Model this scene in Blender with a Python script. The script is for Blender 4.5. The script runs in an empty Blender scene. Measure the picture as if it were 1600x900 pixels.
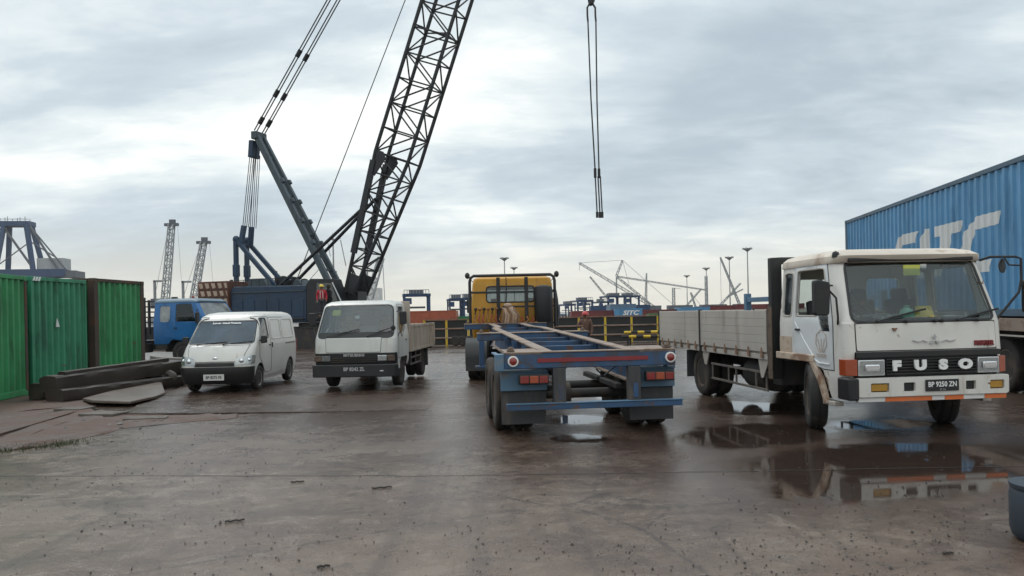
import bpy, bmesh, math, random
from mathutils import Vector, Matrix, Euler, noise
random.seed(7)
R = math.radians
S = bpy.context.scene
C = S.collection
# ------------------------------------------------------------------ camera, sky, sun, exposure
cam = bpy.data.cameras.new('camera'); cam_o = bpy.data.objects.new('camera', cam); C.objects.link(cam_o)
cam.sensor_width = 36; cam.lens = 27; cam.clip_start = .05; cam.clip_end = 6000; cam.shift_y = 38 / 1600
ra = R(1.2)
cam_o.matrix_world = Matrix(((math.cos(ra), math.sin(ra), 0, 0), (0, 0, -1, 0), (-math.sin(ra), math.cos(ra), 0, 1.75), (0, 0, 0, 1)))
S.camera = cam_o
S.view_settings.view_transform = 'Standard'; S.view_settings.look = 'None'
S.view_settings.exposure = 0.0; S.view_settings.gamma = 1
S.cycles.use_denoising = True; S.cycles.max_bounces = 8; S.cycles.transparent_max_bounces = 16
S.cycles.caustics_reflective = False; S.cycles.caustics_refractive = False
SUN_EL, SUN_AZ = R(52), R(-35)      # azimuth from +Y towards +X
W = bpy.data.worlds.new('World'); S.world = W; W.use_nodes = True


class NT:
    """small node-tree writer"""
    def __init__(s, tree): s.t = tree; s.n = tree.nodes; s.l = tree.links
    def node(s, kind, **kw):
        n = s.n.new(kind)
        for k, v in kw.items():
            if k in ('i', 'ins'): continue
            setattr(n, k, v)
        for k, v in (kw.get('ins') or {}).items(): s.put(n.inputs[k], v)
        return n
    def put(s, sock, v):
        if isinstance(v, bpy.types.NodeSocket): s.l.new(v, sock)
        else:
            if hasattr(sock.default_value, '__len__') and not hasattr(v, '__len__'): v = (v,) * len(sock.default_value)
            if hasattr(sock.default_value, '__len__') and len(sock.default_value) == 4 and len(v) == 3: v = (*v, 1)
            sock.default_value = v
    def math(s, op, a, b=0.0, c=None, clamp=False):
        n = s.node('ShaderNodeMath', operation=op, use_clamp=clamp); s.put(n.inputs[0], a); s.put(n.inputs[1], b)
        if c is not None: s.put(n.inputs[2], c)
        return n.outputs[0]
    def mix(s, f, a, b, bl='MIX'):
        n = s.node('ShaderNodeMix', data_type='RGBA', blend_type=bl)
        s.put(n.inputs[0], f); s.put(n.inputs[6], a); s.put(n.inputs[7], b); return n.outputs[2]
    def fmix(s, f, a, b):
        n = s.node('ShaderNodeMix', data_type='FLOAT'); s.put(n.inputs[0], f); s.put(n.inputs[2], a); s.put(n.inputs[3], b); return n.outputs[0]
    def noise(s, vec, scale, detail=4, rough=.55, dist=0.0):
        n = s.node('ShaderNodeTexNoise'); s.put(n.inputs['Vector'], vec)
        n.inputs['Scale'].default_value = scale; n.inputs['Detail'].default_value = detail
        n.inputs['Roughness'].default_value = rough; n.inputs['Distortion'].default_value = dist
        return n.outputs[0]
    def ramp(s, f, lo, hi, a=0.0, b=1.0):
        n = s.node('ShaderNodeMapRange', clamp=True, interpolation_type='SMOOTHSTEP')
        for k, v in zip(('Value', 'From Min', 'From Max', 'To Min', 'To Max'), (f, lo, hi, a, b)): s.put(n.inputs[k], v)
        return n.outputs[0]
    def mapping(s, vec, loc=(0, 0, 0), rot=(0, 0, 0), sc=(1, 1, 1), kind='POINT'):
        n = s.node('ShaderNodeMapping', vector_type=kind); s.put(n.inputs[0], vec)
        n.inputs[1].default_value = loc; n.inputs[2].default_value = rot; n.inputs[3].default_value = sc
        return n.outputs[0]


def build_sky():
    T = NT(W.node_tree); T.n.clear()
    out = T.node('ShaderNodeOutputWorld'); bg = T.node('ShaderNodeBackground')
    d = T.node('ShaderNodeTexCoord').outputs['Generated']
    sp = T.node('ShaderNodeSeparateXYZ'); T.put(sp.inputs[0], d)
    x, y, z = sp.outputs
    zp = T.math('MAXIMUM', z, 0.0)
    zc = T.math('ADD', zp, 0.22)
    cv = T.node('ShaderNodeCombineXYZ'); T.put(cv.inputs[0], T.math('DIVIDE', x, zc)); T.put(cv.inputs[1], T.math('DIVIDE', y, zc))
    p = cv.outputs[0]
    big = T.noise(T.mapping(p, (-16.51, 3.35, -4.09), (0, 0, .25), (1, 1, 1)), .62, 3, .5, .5)
    mid = T.noise(T.mapping(p, (16.59, 4.58, 0.9), (0, 0, .4), (.8, 1.35, 1)), 1.5, 6, .56, .35)
    fine = T.noise(T.mapping(p, (.7, 3.2, 8.), (0, 0, .2), (.7, 1.3, 1)), 4.5, 6, .6, .3)
    v = T.math('ADD', T.math('MULTIPLY', big, .48), T.math('ADD', T.math('MULTIPLY', mid, .36), T.math('MULTIPLY', fine, .16)))
    dark = (.53, .62, .685); grey = (.63, .725, .79); pale = (.82, .905, .935); white = (1.08, 1.11, 1.08)
    c = T.mix(T.ramp(v, .40, .48), dark, grey)
    c = T.mix(T.ramp(v, .465, .54), c, pale)
    c = T.mix(T.ramp(v, .53, .60), c, white)
    # thin warm veil low over the sea
    veil = T.ramp(z, .0, .13, 1.0, 0.0)
    c = T.mix(T.math('MULTIPLY', veil, .88), c, (.88, .845, .74))
    # an overcast sky is brighter overhead than at the horizon
    up = T.ramp(z, .30, 1.0, 1.0, 1.6)
    c = T.mix(1.0, c, up, 'MULTIPLY')
    sky = T.node('ShaderNodeTexSky', sky_type='NISHITA', sun_disc=False, sun_elevation=SUN_EL, sun_rotation=SUN_AZ, altitude=0, air_density=1, dust_density=2, ozone_density=1)
    blue = T.mix(1.0, sky.outputs[0], (.10, .10, .10), 'MULTIPLY')
    cover = T.ramp(v, .36, .47, .78, .97)
    T.put(bg.inputs[0], T.mix(cover, blue, c)); bg.inputs[1].default_value = 1.0
    T.l.new(bg.outputs[0], out.inputs[0])


build_sky()
sun = bpy.data.lights.new('sun', 'SUN'); sun.energy = 0.9; sun.angle = R(14); sun.color = (1, .96, .9)
sun_o = bpy.data.objects.new('sun', sun); C.objects.link(sun_o)
sd = Vector((math.sin(SUN_AZ) * math.cos(SUN_EL), math.cos(SUN_AZ) * math.cos(SUN_EL), math.sin(SUN_EL)))
sun_o.rotation_euler = sd.to_track_quat('Z', 'Y').to_euler(); sun_o.location = (0, 0, 60)


# ------------------------------------------------------------------ materials
MATS = {}


def M(name, col, rough=.5, metal=0.0, dirt=None, amt=.4, dsc=1.6, streak=False, bump=0.0, bsc=30, var=.12, coat=0.0, wave=0.0, spots=None, spot_amt=.5, spot_sc=5):
    """painted or plain surface: colour + soft variation + a layer of dirt or rust with a shape of its own"""
    m = bpy.data.materials.new(name); m.use_nodes = True; T = NT(m.node_tree); T.n.clear()
    out = T.node('ShaderNodeOutputMaterial'); b = T.node('ShaderNodeBsdfPrincipled')
    co = T.node('ShaderNodeTexCoord').outputs['Object']
    n1 = T.noise(co, 1.1, 5)
    base = T.mix(T.ramp(n1, .3, .7), tuple(max(0, k * (1 - var)) for k in col), tuple(min(1, k * (1 + var)) for k in col))
    rg = T.math('ADD', T.math('MULTIPLY', n1, .14), rough - .07)
    if dirt:
        vec = T.mapping(co, sc=(1, 1, .18)) if streak else co
        nd = T.noise(vec, dsc * (3 if streak else 1), 7, .62, .4)
        mk = T.ramp(nd, .66 - .32 * amt, .80 - .28 * amt, 0, min(1, .35 + amt * .6))
        base = T.mix(mk, base, dirt); rg = T.fmix(mk, rg, min(1, rough + .3))
    if spots:
        ns = T.noise(co, spot_sc, 8, .68, .6); mk = T.ramp(ns, .68 - .2 * spot_amt, .72 - .2 * spot_amt)
        base = T.mix(mk, base, spots); rg = T.fmix(mk, rg, .85)
    T.put(b.inputs['Base Color'], base); T.put(b.inputs['Roughness'], rg); b.inputs['Metallic'].default_value = metal
    if coat: b.inputs['Coat Weight'].default_value = coat; b.inputs['Coat Roughness'].default_value = .12
    if wave:   # sheet metal is never quite flat
        bw = T.node('ShaderNodeBump'); bw.inputs['Strength'].default_value = wave; bw.inputs['Distance'].default_value = .03
        T.put(bw.inputs['Height'], T.noise(co, 2.3, 3)); T.l.new(bw.outputs[0], b.inputs['Normal'])
    if bump:
        bn = T.node('ShaderNodeBump'); bn.inputs['Strength'].default_value = bump; bn.inputs['Distance'].default_value = .01
        T.put(bn.inputs['Height'], T.noise(co, bsc, 5)); T.l.new(bn.outputs[0], b.inputs['Normal'])
    T.l.new(b.outputs[0], out.inputs[0]); MATS[name] = m
    return m


def glass(name, tint, refl=.06, film=None, film_amt=.1):
    m = bpy.data.materials.new(name); m.use_nodes = True; T = NT(m.node_tree); T.n.clear()
    out = T.node('ShaderNodeOutputMaterial')
    tr = T.node('ShaderNodeBsdfTransparent'); tr.inputs[0].default_value = (*tint, 1)
    gl = T.node('ShaderNodeBsdfGlossy'); gl.inputs['Roughness'].default_value = .03; gl.inputs['Color'].default_value = (.9, .93, .95, 1)
    co = T.node('ShaderNodeTexCoord').outputs['Object']
    lw = T.node('ShaderNodeLayerWeight'); lw.inputs[0].default_value = .5
    f = T.math('ADD', T.math('MULTIPLY', T.math('POWER', lw.outputs['Facing'], 5.0), .9), .04 + refl, clamp=True)
    mx = T.node('ShaderNodeMixShader'); T.put(mx.inputs[0], f); T.l.new(tr.outputs[0], mx.inputs[1]); T.l.new(gl.outputs[0], mx.inputs[2])
    if film:   # dust on the pane; on glass_van also a painted sky reflection
        df = T.node('ShaderNodeBsdfDiffuse'); df.inputs[0].default_value = (*film, 1)
        m2 = T.node('ShaderNodeMixShader'); T.put(m2.inputs[0], T.math('MULTIPLY', T.ramp(T.noise(co, 2.2, 6), .25, .75, .4, 1.4), film_amt))
        T.l.new(mx.outputs[0], m2.inputs[1]); T.l.new(df.outputs[0], m2.inputs[2]); mx = m2
    T.l.new(mx.outputs[0], out.inputs[0]); MATS[name] = m
    return m


MUD = (.13, .085, .055); RUST = (.16, .065, .03); GRIME = (.05, .045, .04)
M('white_truck', (.66, .64, .60), .42, dirt=(.36, .28, .21), amt=.30, dsc=1.3, streak=True, var=.07, spots=(.20, .10, .055), spot_amt=.24, spot_sc=5, coat=.2, wave=.3)
M('white_canter', (.54, .54, .51), .38, dirt=(.33, .28, .22), amt=.28, dsc=1.5, streak=True, var=.08, coat=.2, wave=.25)
M('white_van', (.54, .53, .495), .36, dirt=(.36, .31, .25), amt=.26, dsc=1.2, streak=True, var=.07, coat=.25, wave=.25)
M('cream_roof', (.60, .53, .45), .55, dirt=(.27, .17, .11), amt=.45, dsc=2.0, var=.1)
M('rusty_cream', (.50, .40, .31), .6, dirt=RUST, amt=.75, dsc=3.0, var=.12)
M('door_white', (.64, .66, .67), .38, dirt=(.40, .33, .26), amt=.24, dsc=1.4, streak=True, var=.06, coat=.2, wave=.3)
M('aluminium', (.475, .44, .395), .5, .25, dirt=(.25, .2, .16), amt=.4, dsc=1.2, streak=True, var=.1)
M('bed_wood', (.40, .34, .285), .6, dirt=(.2, .15, .11), amt=.5, dsc=1.4, streak=True, var=.12)
M('black_plastic', (.012, .012, .013), .45, dirt=(.045, .04, .035), amt=.2, dsc=2)
M('black_steel', (.016, .016, .017), .5, dirt=(.07, .05, .04), amt=.3, dsc=2.4, bump=.1)
M('chassis_dark', (.028, .026, .025), .7, dirt=(.10, .075, .055), amt=.5, dsc=2.0, bump=.15)
M('rubber', (.020, .019, .018), .72, dirt=(.10, .085, .07), amt=.45, dsc=2.2, bump=.25, bsc=60)
M('rubber_muddy', (.026, .022, .019), .8, dirt=(.095, .072, .054), amt=.5, dsc=2.0, bump=.3, bsc=50)
M('rim_white', (.48, .47, .45), .5, .2, dirt=(.12, .09, .07), amt=.5, dsc=4)
M('rim_rust', (.13, .09, .065), .75, .1, dirt=(.05, .04, .035), amt=.5, dsc=5)
M('rim_grey', (.16, .14, .125), .65, .2, dirt=(.06, .05, .04), amt=.5, dsc=5)
M('seam', (.012, .011, .010), .8)
M('chrome', (.62, .63, .64), .18, .95, var=.05)
M('lamp_silver', (.55, .56, .57), .2, .7, var=.1)
M('orange_lens', (.34, .06, .018), .22, var=.1, coat=.5, dirt=(.2, .06, .03), amt=.3)
M('red_lens', (.22, .018, .015), .25, var=.1, coat=.4, dirt=(.12, .03, .02), amt=.35)
M('amber_lens', (.42, .22, .02), .25, var=.1, coat=.4)
M('orange_paint', (.68, .16, .04), .5, dirt=(.30, .22, .17), amt=.3, dsc=6)
M('white_paint', (.75, .75, .73), .55, dirt=(.45, .4, .34), amt=.25, dsc=3)
M('red_paint', (.22, .025, .03), .5, dirt=(.2, .1, .08), amt=.3, dsc=6)
M('text_white', (.80, .80, .78), .5, var=.03)
M('text_grey', (.42, .42, .42), .5, var=.03)
M('plate_black', (.012, .012, .014), .45, var=.05)
M('plate_white', (.58, .58, .55), .5, var=.05)
M('dash_grey', (.085, .095, .10), .6, var=.2)
M('interior', (.16, .165, .16), .75, var=.2)
M('seat_dark', (.05, .05, .055), .8, var=.2)
M('seat_brown', (.30, .13, .04), .8, var=.2)
M('paper_yellow', (.62, .64, .12), .7, var=.1)
M('helmet_yellow', (.72, .52, .06), .35, coat=.3, var=.05)
M('helmet_red', (.50, .03, .03), .35, coat=.3, var=.05)
M('bag_green', (.22, .5, .36), .5, var=.15)
M('trailer_blue', (.028, .078, .165), .5, dirt=(.06, .05, .045), amt=.6, dsc=2.2, var=.25, spots=(.12, .06, .035), spot_amt=.5, spot_sc=4)
M('trailer_light', (.085, .17, .26), .5, dirt=(.22, .19, .16), amt=.4, dsc=3, spots=RUST, spot_amt=.3)
M('rusty_deck', (.27, .21, .17), .7, dirt=(.15, .085, .05), amt=.55, dsc=2.5, bump=.2)
M('mudflap', (.045, .047, .05), .7, dirt=(.12, .1, .085), amt=.5, dsc=2, streak=True)
M('yellow_cab', (.56, .27, .012), .38, dirt=(.28, .11, .03), amt=.3, dsc=1.6, streak=True, var=.07, coat=.3)
M('blue_cab', (.010, .125, .35), .36, dirt=(.03, .05, .09), amt=.25, dsc=1.6, coat=.3)
M('blue_roof', (.10, .16, .21), .5)
M('crane_navy', (.012, .036, .075), .5, dirt=(.035, .04, .045), amt=.35, dsc=.8, streak=True)
M('crane_grey', (.045, .066, .080), .5, dirt=(.035, .04, .042), amt=.4, dsc=.9, streak=True)
M('boom_black', (.012, .014, .018), .5, var=.2)
M('cable', (.035, .036, .038), .5, .3)
M('cw_rust', (.10, .038, .022), .65, dirt=(.05, .025, .02), amt=.4, dsc=1.4)
M('cw_cream', (.42, .33, .25), .65, dirt=(.25, .14, .09), amt=.45, dsc=2)
M('cont_blue', (.085, .255, .45), .45, dirt=(.045, .14, .26), amt=.42, dsc=.8, streak=True, var=.10, wave=.4, spots=(.10, .09, .09), spot_amt=.06, spot_sc=2)
M('cont_edge', (.05, .10, .15), .5, dirt=(.1, .07, .05), amt=.3, dsc=2)
M('cont_white', (.62, .63, .62), .5, dirt=(.42, .40, .36), amt=.35, dsc=1.5, streak=True, var=.05)
M('cont_green', (.018, .21, .066), .48, dirt=(.02, .06, .028), amt=.34, dsc=1.0, streak=True, var=.18, spots=(.12, .06, .035), spot_amt=.10, spot_sc=3, wave=.6)
M('cont_teal', (.020, .195, .10), .48, dirt=(.02, .075, .045), amt=.4, dsc=1.0, streak=True, var=.18, spots=(.14, .09, .06), spot_amt=.10, spot_sc=2.4, wave=.6)
M('cont_rust', (.05, .035, .025), .75, dirt=(.11, .05, .025), amt=.5, dsc=2)
M('cont_red', (.16, .03, .03), .6, dirt=(.09, .03, .03), amt=.4, dsc=.3)
M('cont_orange', (.36, .085, .04), .6, dirt=(.22, .06, .03), amt=.4, dsc=.5)
M('far_blue', (.016, .048, .125), .6, var=.2)
M('far_steel', (.24, .25, .26), .6, var=.1)
M('far_dark', (.10, .11, .13), .6, var=.1)
M('far_grey', (.36, .38, .39), .6, var=.1)
M('fence_yellow', (.60, .40, .02), .5, dirt=(.2, .12, .04), amt=.35, dsc=2)
M('fence_black', (.018, .017, .017), .75, dirt=(.05, .04, .035), amt=.4, dsc=1)
M('fence_rust', (.24, .14, .09), .7, dirt=(.1, .06, .04), amt=.5)
M('timber_wet', (.028, .020, .0155), .5, dirt=(.055, .040, .031), amt=.4, dsc=3, bump=.6, bsc=14)
M('timber_pale', (.22, .20, .18), .8, bump=.4, bsc=10)
M('slab', (.105, .085, .070), .38, dirt=(.090, .064, .050), amt=.55, dsc=.9, bump=.35, bsc=26)
M('slab_edge', (.10, .085, .072), .7, dirt=(.05, .04, .03), amt=.5, dsc=3, bump=.5, bsc=12)
M('stone_dark', (.030, .025, .022), .6, var=.3)
M('stone_grey', (.12, .11, .10), .6, var=.3)
M('stick', (.035, .027, .022), .7)
M('grass', (.045, .062, .022), .7, var=.3)
M('drum_blue', (.028, .040, .055), .6, dirt=(.03, .05, .07), amt=.3, bump=.1)
M('skin', (.24, .12, .075), .55, var=.05)
M('skin_dark', (.11, .05, .032), .55, var=.05)
M('hair', (.01, .008, .007), .6)
M('shirt_red', (.42, .022, .04), .8, var=.15)
M('shirt_dark', (.03, .035, .045), .8)
M('trousers', (.03, .032, .045), .8)
M('vest_tan', (.13, .07, .05), .8, dirt=(.06, .03, .025), amt=.4, dsc=5)
M('canvas_tan', (.46, .33, .25), .8, dirt=(.2, .1, .07), amt=.45, dsc=6)
M('hose_red', (.26, .03, .02), .5)
M('copper', (.30, .13, .05), .55, .3, dirt=(.06, .03, .02), amt=.5, dsc=5)
M('ship_white', (.62, .62, .60), .6)
glass('glass_clear', (.74, .79, .79), .0, (.26, .30, .30), .012)
glass('glass_grey', (.70, .75, .77), .02, (.24, .28, .30), .06)
glass('glass_van', (.36, .41, .46), .03, (.15, .20, .25), .40)  # bluish film paints the sky's reflection into the windshield colour
glass('glass_side', (.60, .63, .63), .0)
glass('lens_clear', (.88, .89, .89), .03, (.45, .44, .4), .08)
glass('pane_pale', (.5, .53, .54), .10, (.55, .57, .56), .35)


# ------------------------------------------------------------------ mesh helpers
class MB:
    def __init__(s): s.v = []; s.f = []
    def add(s, vs, fs):
        o = len(s.v); s.v += [tuple(v) for v in vs]; s.f += [tuple(i + o for i in f) for f in fs]; return s
    def box(s, c, d, rot=None):
        c = Vector(c); m = Euler(rot).to_matrix() if rot else None; vs = []
        for k in range(8):
            q = Vector(((k & 1) - .5, ((k >> 1) & 1) - .5, ((k >> 2) & 1) - .5)); q = Vector((q.x * d[0], q.y * d[1], q.z * d[2]))
            vs.append(c + (m @ q if m else q))
        return s.add(vs, [(0, 2, 3, 1), (4, 5, 7, 6), (0, 1, 5, 4), (2, 6, 7, 3), (0, 4, 6, 2), (1, 3, 7, 5)])
    def bx(s, x0, x1, y0, y1, z0, z1): return s.box(((x0 + x1) / 2, (y0 + y1) / 2, (z0 + z1) / 2), (abs(x1 - x0), abs(y1 - y0), abs(z1 - z0)))
    def frame(s, p, q, up=(0, 0, 1)):
        p, q = Vector(p), Vector(q); d = (q - p).normalized(); u = Vector(up)
        if abs(d.dot(u)) > .98: u = Vector((0, 1, 0)) if abs(d.y) < .9 else Vector((1, 0, 0))
        a = d.cross(u).normalized(); return p, q, a, a.cross(d).normalized()
    def bar(s, p, q, w, h=None, up=(0, 0, 1), w2=None, h2=None):
        h = h or w; w2 = w2 or w; h2 = h2 or h; p, q, a, b = s.frame(p, q, up)
        vs = [c + a * (sx * ww / 2) + b * (sz * hh / 2) for c, ww, hh in ((p, w, h), (q, w2, h2)) for sx, sz in ((-1, -1), (1, -1), (1, 1), (-1, 1))]
        return s.add(vs, [(0, 3, 2, 1), (4, 5, 6, 7)] + [(i, (i + 1) % 4, 4 + (i + 1) % 4, 4 + i) for i in range(4)])
    def tube(s, p, q, r, r2=None, n=8):
        r2 = r if r2 is None else r2; p, q, a, b = s.frame(p, q)
        vs = [c + (a * math.cos(t) + b * math.sin(t)) * rr for c, rr in ((p, r), (q, r2)) for t in [2 * math.pi * i / n for i in range(n)]]
        return s.add(vs, [tuple(range(n))[::-1], tuple(range(n, 2 * n))] + [(i, (i + 1) % n, n + (i + 1) % n, n + i) for i in range(n)])
    def pipe(s, pts, r, n=8, loop=False):
        pts = [Vector(p) for p in pts]; N = len(pts); vs = []; ref = None
        for i, p in enumerate(pts):
            a = pts[(i - 1) % N] if (loop or i) else p; b = pts[(i + 1) % N] if (loop or i < N - 1) else p
            d = (b - a).normalized()
            if ref is None:
                ref = Vector((0, 0, 1)) if abs(d.z) < .9 else Vector((1, 0, 0))
            u = (ref - d * ref.dot(d)); u = u.normalized() if u.length > 1e-4 else d.orthogonal().normalized(); ref = u; w = d.cross(u)
            vs += [p + (u * math.cos(t) + w * math.sin(t)) * r for t in [2 * math.pi * k / n for k in range(n)]]
        fs = [(i * n + k, i * n + (k + 1) % n, ((i + 1) % N) * n + (k + 1) % n, ((i + 1) % N) * n + k) for i in range(N if loop else N - 1) for k in range(n)]
        if not loop: fs += [tuple(range(n))[::-1], tuple(range((N - 1) * n, N * n))]
        return s.add(vs, fs)
    def lathe(s, prof, o=(0, 0, 0), ax='z', n=24):
        vs = []; o = Vector(o)
        for r, h in prof:
            for k in range(n):
                t = 2 * math.pi * k / n; a, b = r * math.cos(t), r * math.sin(t)
                vs.append(o + Vector({'z': (a, b, h), 'x': (h, a, b), 'y': (b, h, a)}[ax]))
        m = len(prof); fs = [(i * n + k, i * n + (k + 1) % n, (i + 1) * n + (k + 1) % n, (i + 1) * n + k) for i in range(m - 1) for k in range(n)]
        if prof[0][0] > 1e-5: fs.append(tuple(range(n))[::-1])
        if prof[-1][0] > 1e-5: fs.append(tuple(range((m - 1) * n, m * n)))
        return s.add(vs, fs)
    def prism(s, poly, ax, a, b):
        n = len(poly); f = {'x': lambda u, v, t: (t, u, v), 'y': lambda u, v, t: (u, t, v), 'z': lambda u, v, t: (u, v, t)}[ax]
        vs = [f(u, v, t) for t in (a, b) for u, v in poly]
        return s.add(vs, [tuple(range(n))[::-1], tuple(range(n, 2 * n))] + [(i, (i + 1) % n, n + (i + 1) % n, n + i) for i in range(n)])
    def ball(s, c, r, n=10, m=7, sc=(1, 1, 1)):
        prof = [(max(1e-6, math.sin(math.pi * i / m)) * r, -math.cos(math.pi * i / m) * r) for i in range(m + 1)]
        o = len(s.v); s.lathe(prof, (0, 0, 0), 'z', n)
        for i in range(o, len(s.v)): x, y, z = s.v[i]; s.v[i] = (c[0] + x * sc[0], c[1] + y * sc[1], c[2] + z * sc[2])
        return s
    def mesh(s, name):
        bm = bmesh.new(); vs = [bm.verts.new(v) for v in s.v]
        for f in s.f:
            try: bm.faces.new([vs[i] for i in f])
            except ValueError: pass
        bmesh.ops.remove_doubles(bm, verts=bm.verts, dist=1e-6); bmesh.ops.recalc_face_normals(bm, faces=bm.faces)
        me = bpy.data.meshes.new(name); bm.to_mesh(me); bm.free(); return me
    def build(s, name, mat, parent=None, bevel=0, smooth=38, **kw): return obj(name, s.mesh(name), mat, parent, bevel, smooth, **kw)


def obj(name, me, mat, parent=None, bevel=0, smooth=38, loc=None, rot=None, sc=None):
    if mat is not None and not me.materials: me.materials.append(MATS[mat])
    if smooth and me.polygons: me.shade_smooth(); me.set_sharp_from_angle(angle=R(smooth))
    o = bpy.data.objects.new(name, me); C.objects.link(o); o.parent = parent
    if loc: o.location = loc
    if rot: o.rotation_euler = rot
    if sc: o.scale = sc
    if bevel:
        b = o.modifiers.new('bevel', 'BEVEL'); b.width = bevel; b.segments = 2; b.limit_method = 'ANGLE'; b.angle_limit = R(40)
        if smooth: wn = o.modifiers.new('wn', 'WEIGHTED_NORMAL'); wn.keep_sharp = True
    return o


def tag(o, label=None, cat=None, group=None, kind=None):
    for k, v in (('label', label), ('category', cat), ('group', group), ('kind', kind)):
        if v: o[k] = v
    return o


def thing(name, label, cat, loc=(0, 0, 0), rz=0, group=None, rot=None):
    o = bpy.data.objects.new(name, None); C.objects.link(o); o.location = loc; o.rotation_euler = rot or (0, 0, rz); o.empty_display_size = .2
    return tag(o, label, cat, group)


def text_mesh(body, size, depth=.006, bold=0.0, shear=0.0, align='CENTER', space=1.0):
    cu = bpy.data.curves.new('lettering', 'FONT'); cu.body = body; cu.size = size; cu.extrude = depth; cu.offset = bold; cu.shear = shear
    cu.align_x = align; cu.align_y = 'CENTER'; cu.space_character = space; cu.resolution_u = 3
    o = bpy.data.objects.new('lettering', cu); C.objects.link(o)
    me = bpy.data.meshes.new_from_object(o.evaluated_get(bpy.context.evaluated_depsgraph_get()))
    bpy.data.objects.remove(o); bpy.data.curves.remove(cu); return me


def text(name, body, size, mat, parent, loc, rot=(math.pi / 2, 0, 0), sc=(1, 1, 1), **kw):
    me = text_mesh(body, size, **kw); me.materials.clear(); return obj(name, me, mat, parent, 0, 0, loc=loc, rot=rot, sc=sc)


# ---- body shells: stacked rounded outlines, windows cut out of them, panels lifted off them
def shell(levels, nf=8, nc=5, ns=14, nb=4):
    bm = bmesh.new(); loops = []
    for z, yf, yb, hw, rf, rb, bow in levels:
        h = []
        for i in range(nf + 1):
            x = (hw - rf) * i / nf; h.append((x, yf + bow * (x / hw) ** 2))
        y0 = yf + bow * ((hw - rf) / hw) ** 2
        for i in range(1, nc + 1):
            t = math.pi / 2 * i / nc; h.append((hw - rf + rf * math.sin(t), y0 + rf * (1 - math.cos(t))))
        a, b = y0 + rf, yb - rb
        for i in range(1, ns + 1): h.append((hw, a + (b - a) * i / ns))
        for i in range(1, nc + 1):
            t = math.pi / 2 * i / nc; h.append((hw - rb * (1 - math.cos(t)), b + rb * math.sin(t)))
        for i in range(1, nb + 1): h.append(((hw - rb) * (1 - i / nb), yb))
        full = h + [(-x, y) for x, y in h[-2:0:-1]]
        loops.append([bm.verts.new((x, y, z)) for x, y in full])
    n = len(loops[0])
    for a, b in zip(loops, loops[1:]):
        for k in range(n): bm.faces.new((a[k], a[(k + 1) % n], b[(k + 1) % n], b[k]))
    top = loops[-1]; cz = sum((v.co for v in top), Vector()) / n; cv = bm.verts.new(cz)
    for k in range(n): bm.faces.new((top[k], top[(k + 1) % n], cv))
    bmesh.ops.recalc_face_normals(bm, faces=bm.faces)
    if sum(f.normal.z for f in bm.faces) < 0: bmesh.ops.reverse_faces(bm, faces=bm.faces)
    bm.normal_update(); return bm


AX = {'x': (0, 1, 2), 'y': (1, 0, 2)}


def _ccw(poly):
    a = sum(p[0] * q[1] - q[0] * p[1] for p, q in zip(poly, poly[1:] + poly[:1])); return poly if a > 0 else poly[::-1]


def rpoly(poly, r=.05, n=3):
    poly = _ccw(list(poly)); out = []
    for i, p in enumerate(poly):
        p = Vector(p); a = Vector(poly[i - 1]) - p; b = Vector(poly[(i + 1) % len(poly)]) - p
        k = min(r, a.length * .45, b.length * .45); s, e = p + a.normalized() * k, p + b.normalized() * k
        for j in range(n + 1):
            t = j / n; out.append(tuple(s * (1 - t) ** 2 + p * 2 * t * (1 - t) + e * t * t))
    return out


def grow(poly, d):
    poly = _ccw(list(poly)); c = sum((Vector(p) for p in poly), Vector((0, 0))) / len(poly); out = []
    n = len(poly)
    for i in range(n):
        p0, p, p1 = Vector(poly[i - 1]), Vector(poly[i]), Vector(poly[(i + 1) % n])
        e0, e1 = (p - p0).normalized(), (p1 - p).normalized(); n0, n1 = Vector((e0.y, -e0.x)), Vector((e1.y, -e1.x))
        m = (n0 + n1); m = m.normalized() / max(.5, m.normalized().dot(n0)); out.append(tuple(p + m * d))
    return out


def _planes(poly, ax):
    i, u, v = AX[ax]; poly = _ccw(list(poly)); res = []
    for p, q in zip(poly, poly[1:] + poly[:1]):
        d = Vector((q[0] - p[0], q[1] - p[1]))
        if d.length < 1e-6: continue
        co = Vector((0, 0, 0)); co[u], co[v] = p; no = Vector((0, 0, 0)); no[u], no[v] = d.y, -d.x; res.append((co, no.normalized()))
    return res


def hole(bm, poly, ax, side):
    i, u, v = AX[ax]; pl = _planes(poly, ax); us = [p[0] for p in poly]; vs = [p[1] for p in poly]
    bb = (min(us), max(us), min(vs), max(vs))
    def pick():
        r = []
        for f in bm.faces:
            if side and f.normal[i] * side < .08: continue
            fu = [w.co[u] for w in f.verts]; fv = [w.co[v] for w in f.verts]
            if max(fu) < bb[0] or min(fu) > bb[1] or max(fv) < bb[2] or min(fv) > bb[3]: continue
            r.append(f)
        return r
    for co, no in pl:
        fs = pick(); g = list({e for f in fs for e in f.edges}) + list({w for f in fs for w in f.verts}) + fs
        bmesh.ops.bisect_plane(bm, geom=g, dist=1e-5, plane_co=co, plane_no=no)
        bm.normal_update()
    kill = [f for f in pick() if all((f.calc_center_median() - co).dot(no) < 1e-5 for co, no in pl)]
    bmesh.ops.delete(bm, geom=kill, context='FACES'); return bm


def patch(bm0, poly, ax, side):
    bm = bm0.copy(); i = AX[ax][0]; bm.normal_update()
    bmesh.ops.delete(bm, geom=[f for f in bm.faces if f.normal[i] * side < .08], context='FACES')
    for co, no in _planes(poly, ax):
        bmesh.ops.bisect_plane(bm, geom=bm.verts[:] + bm.edges[:] + bm.faces[:], dist=1e-5, plane_co=co, plane_no=no, clear_outer=True)
    bm.normal_update(); return bm


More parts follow.
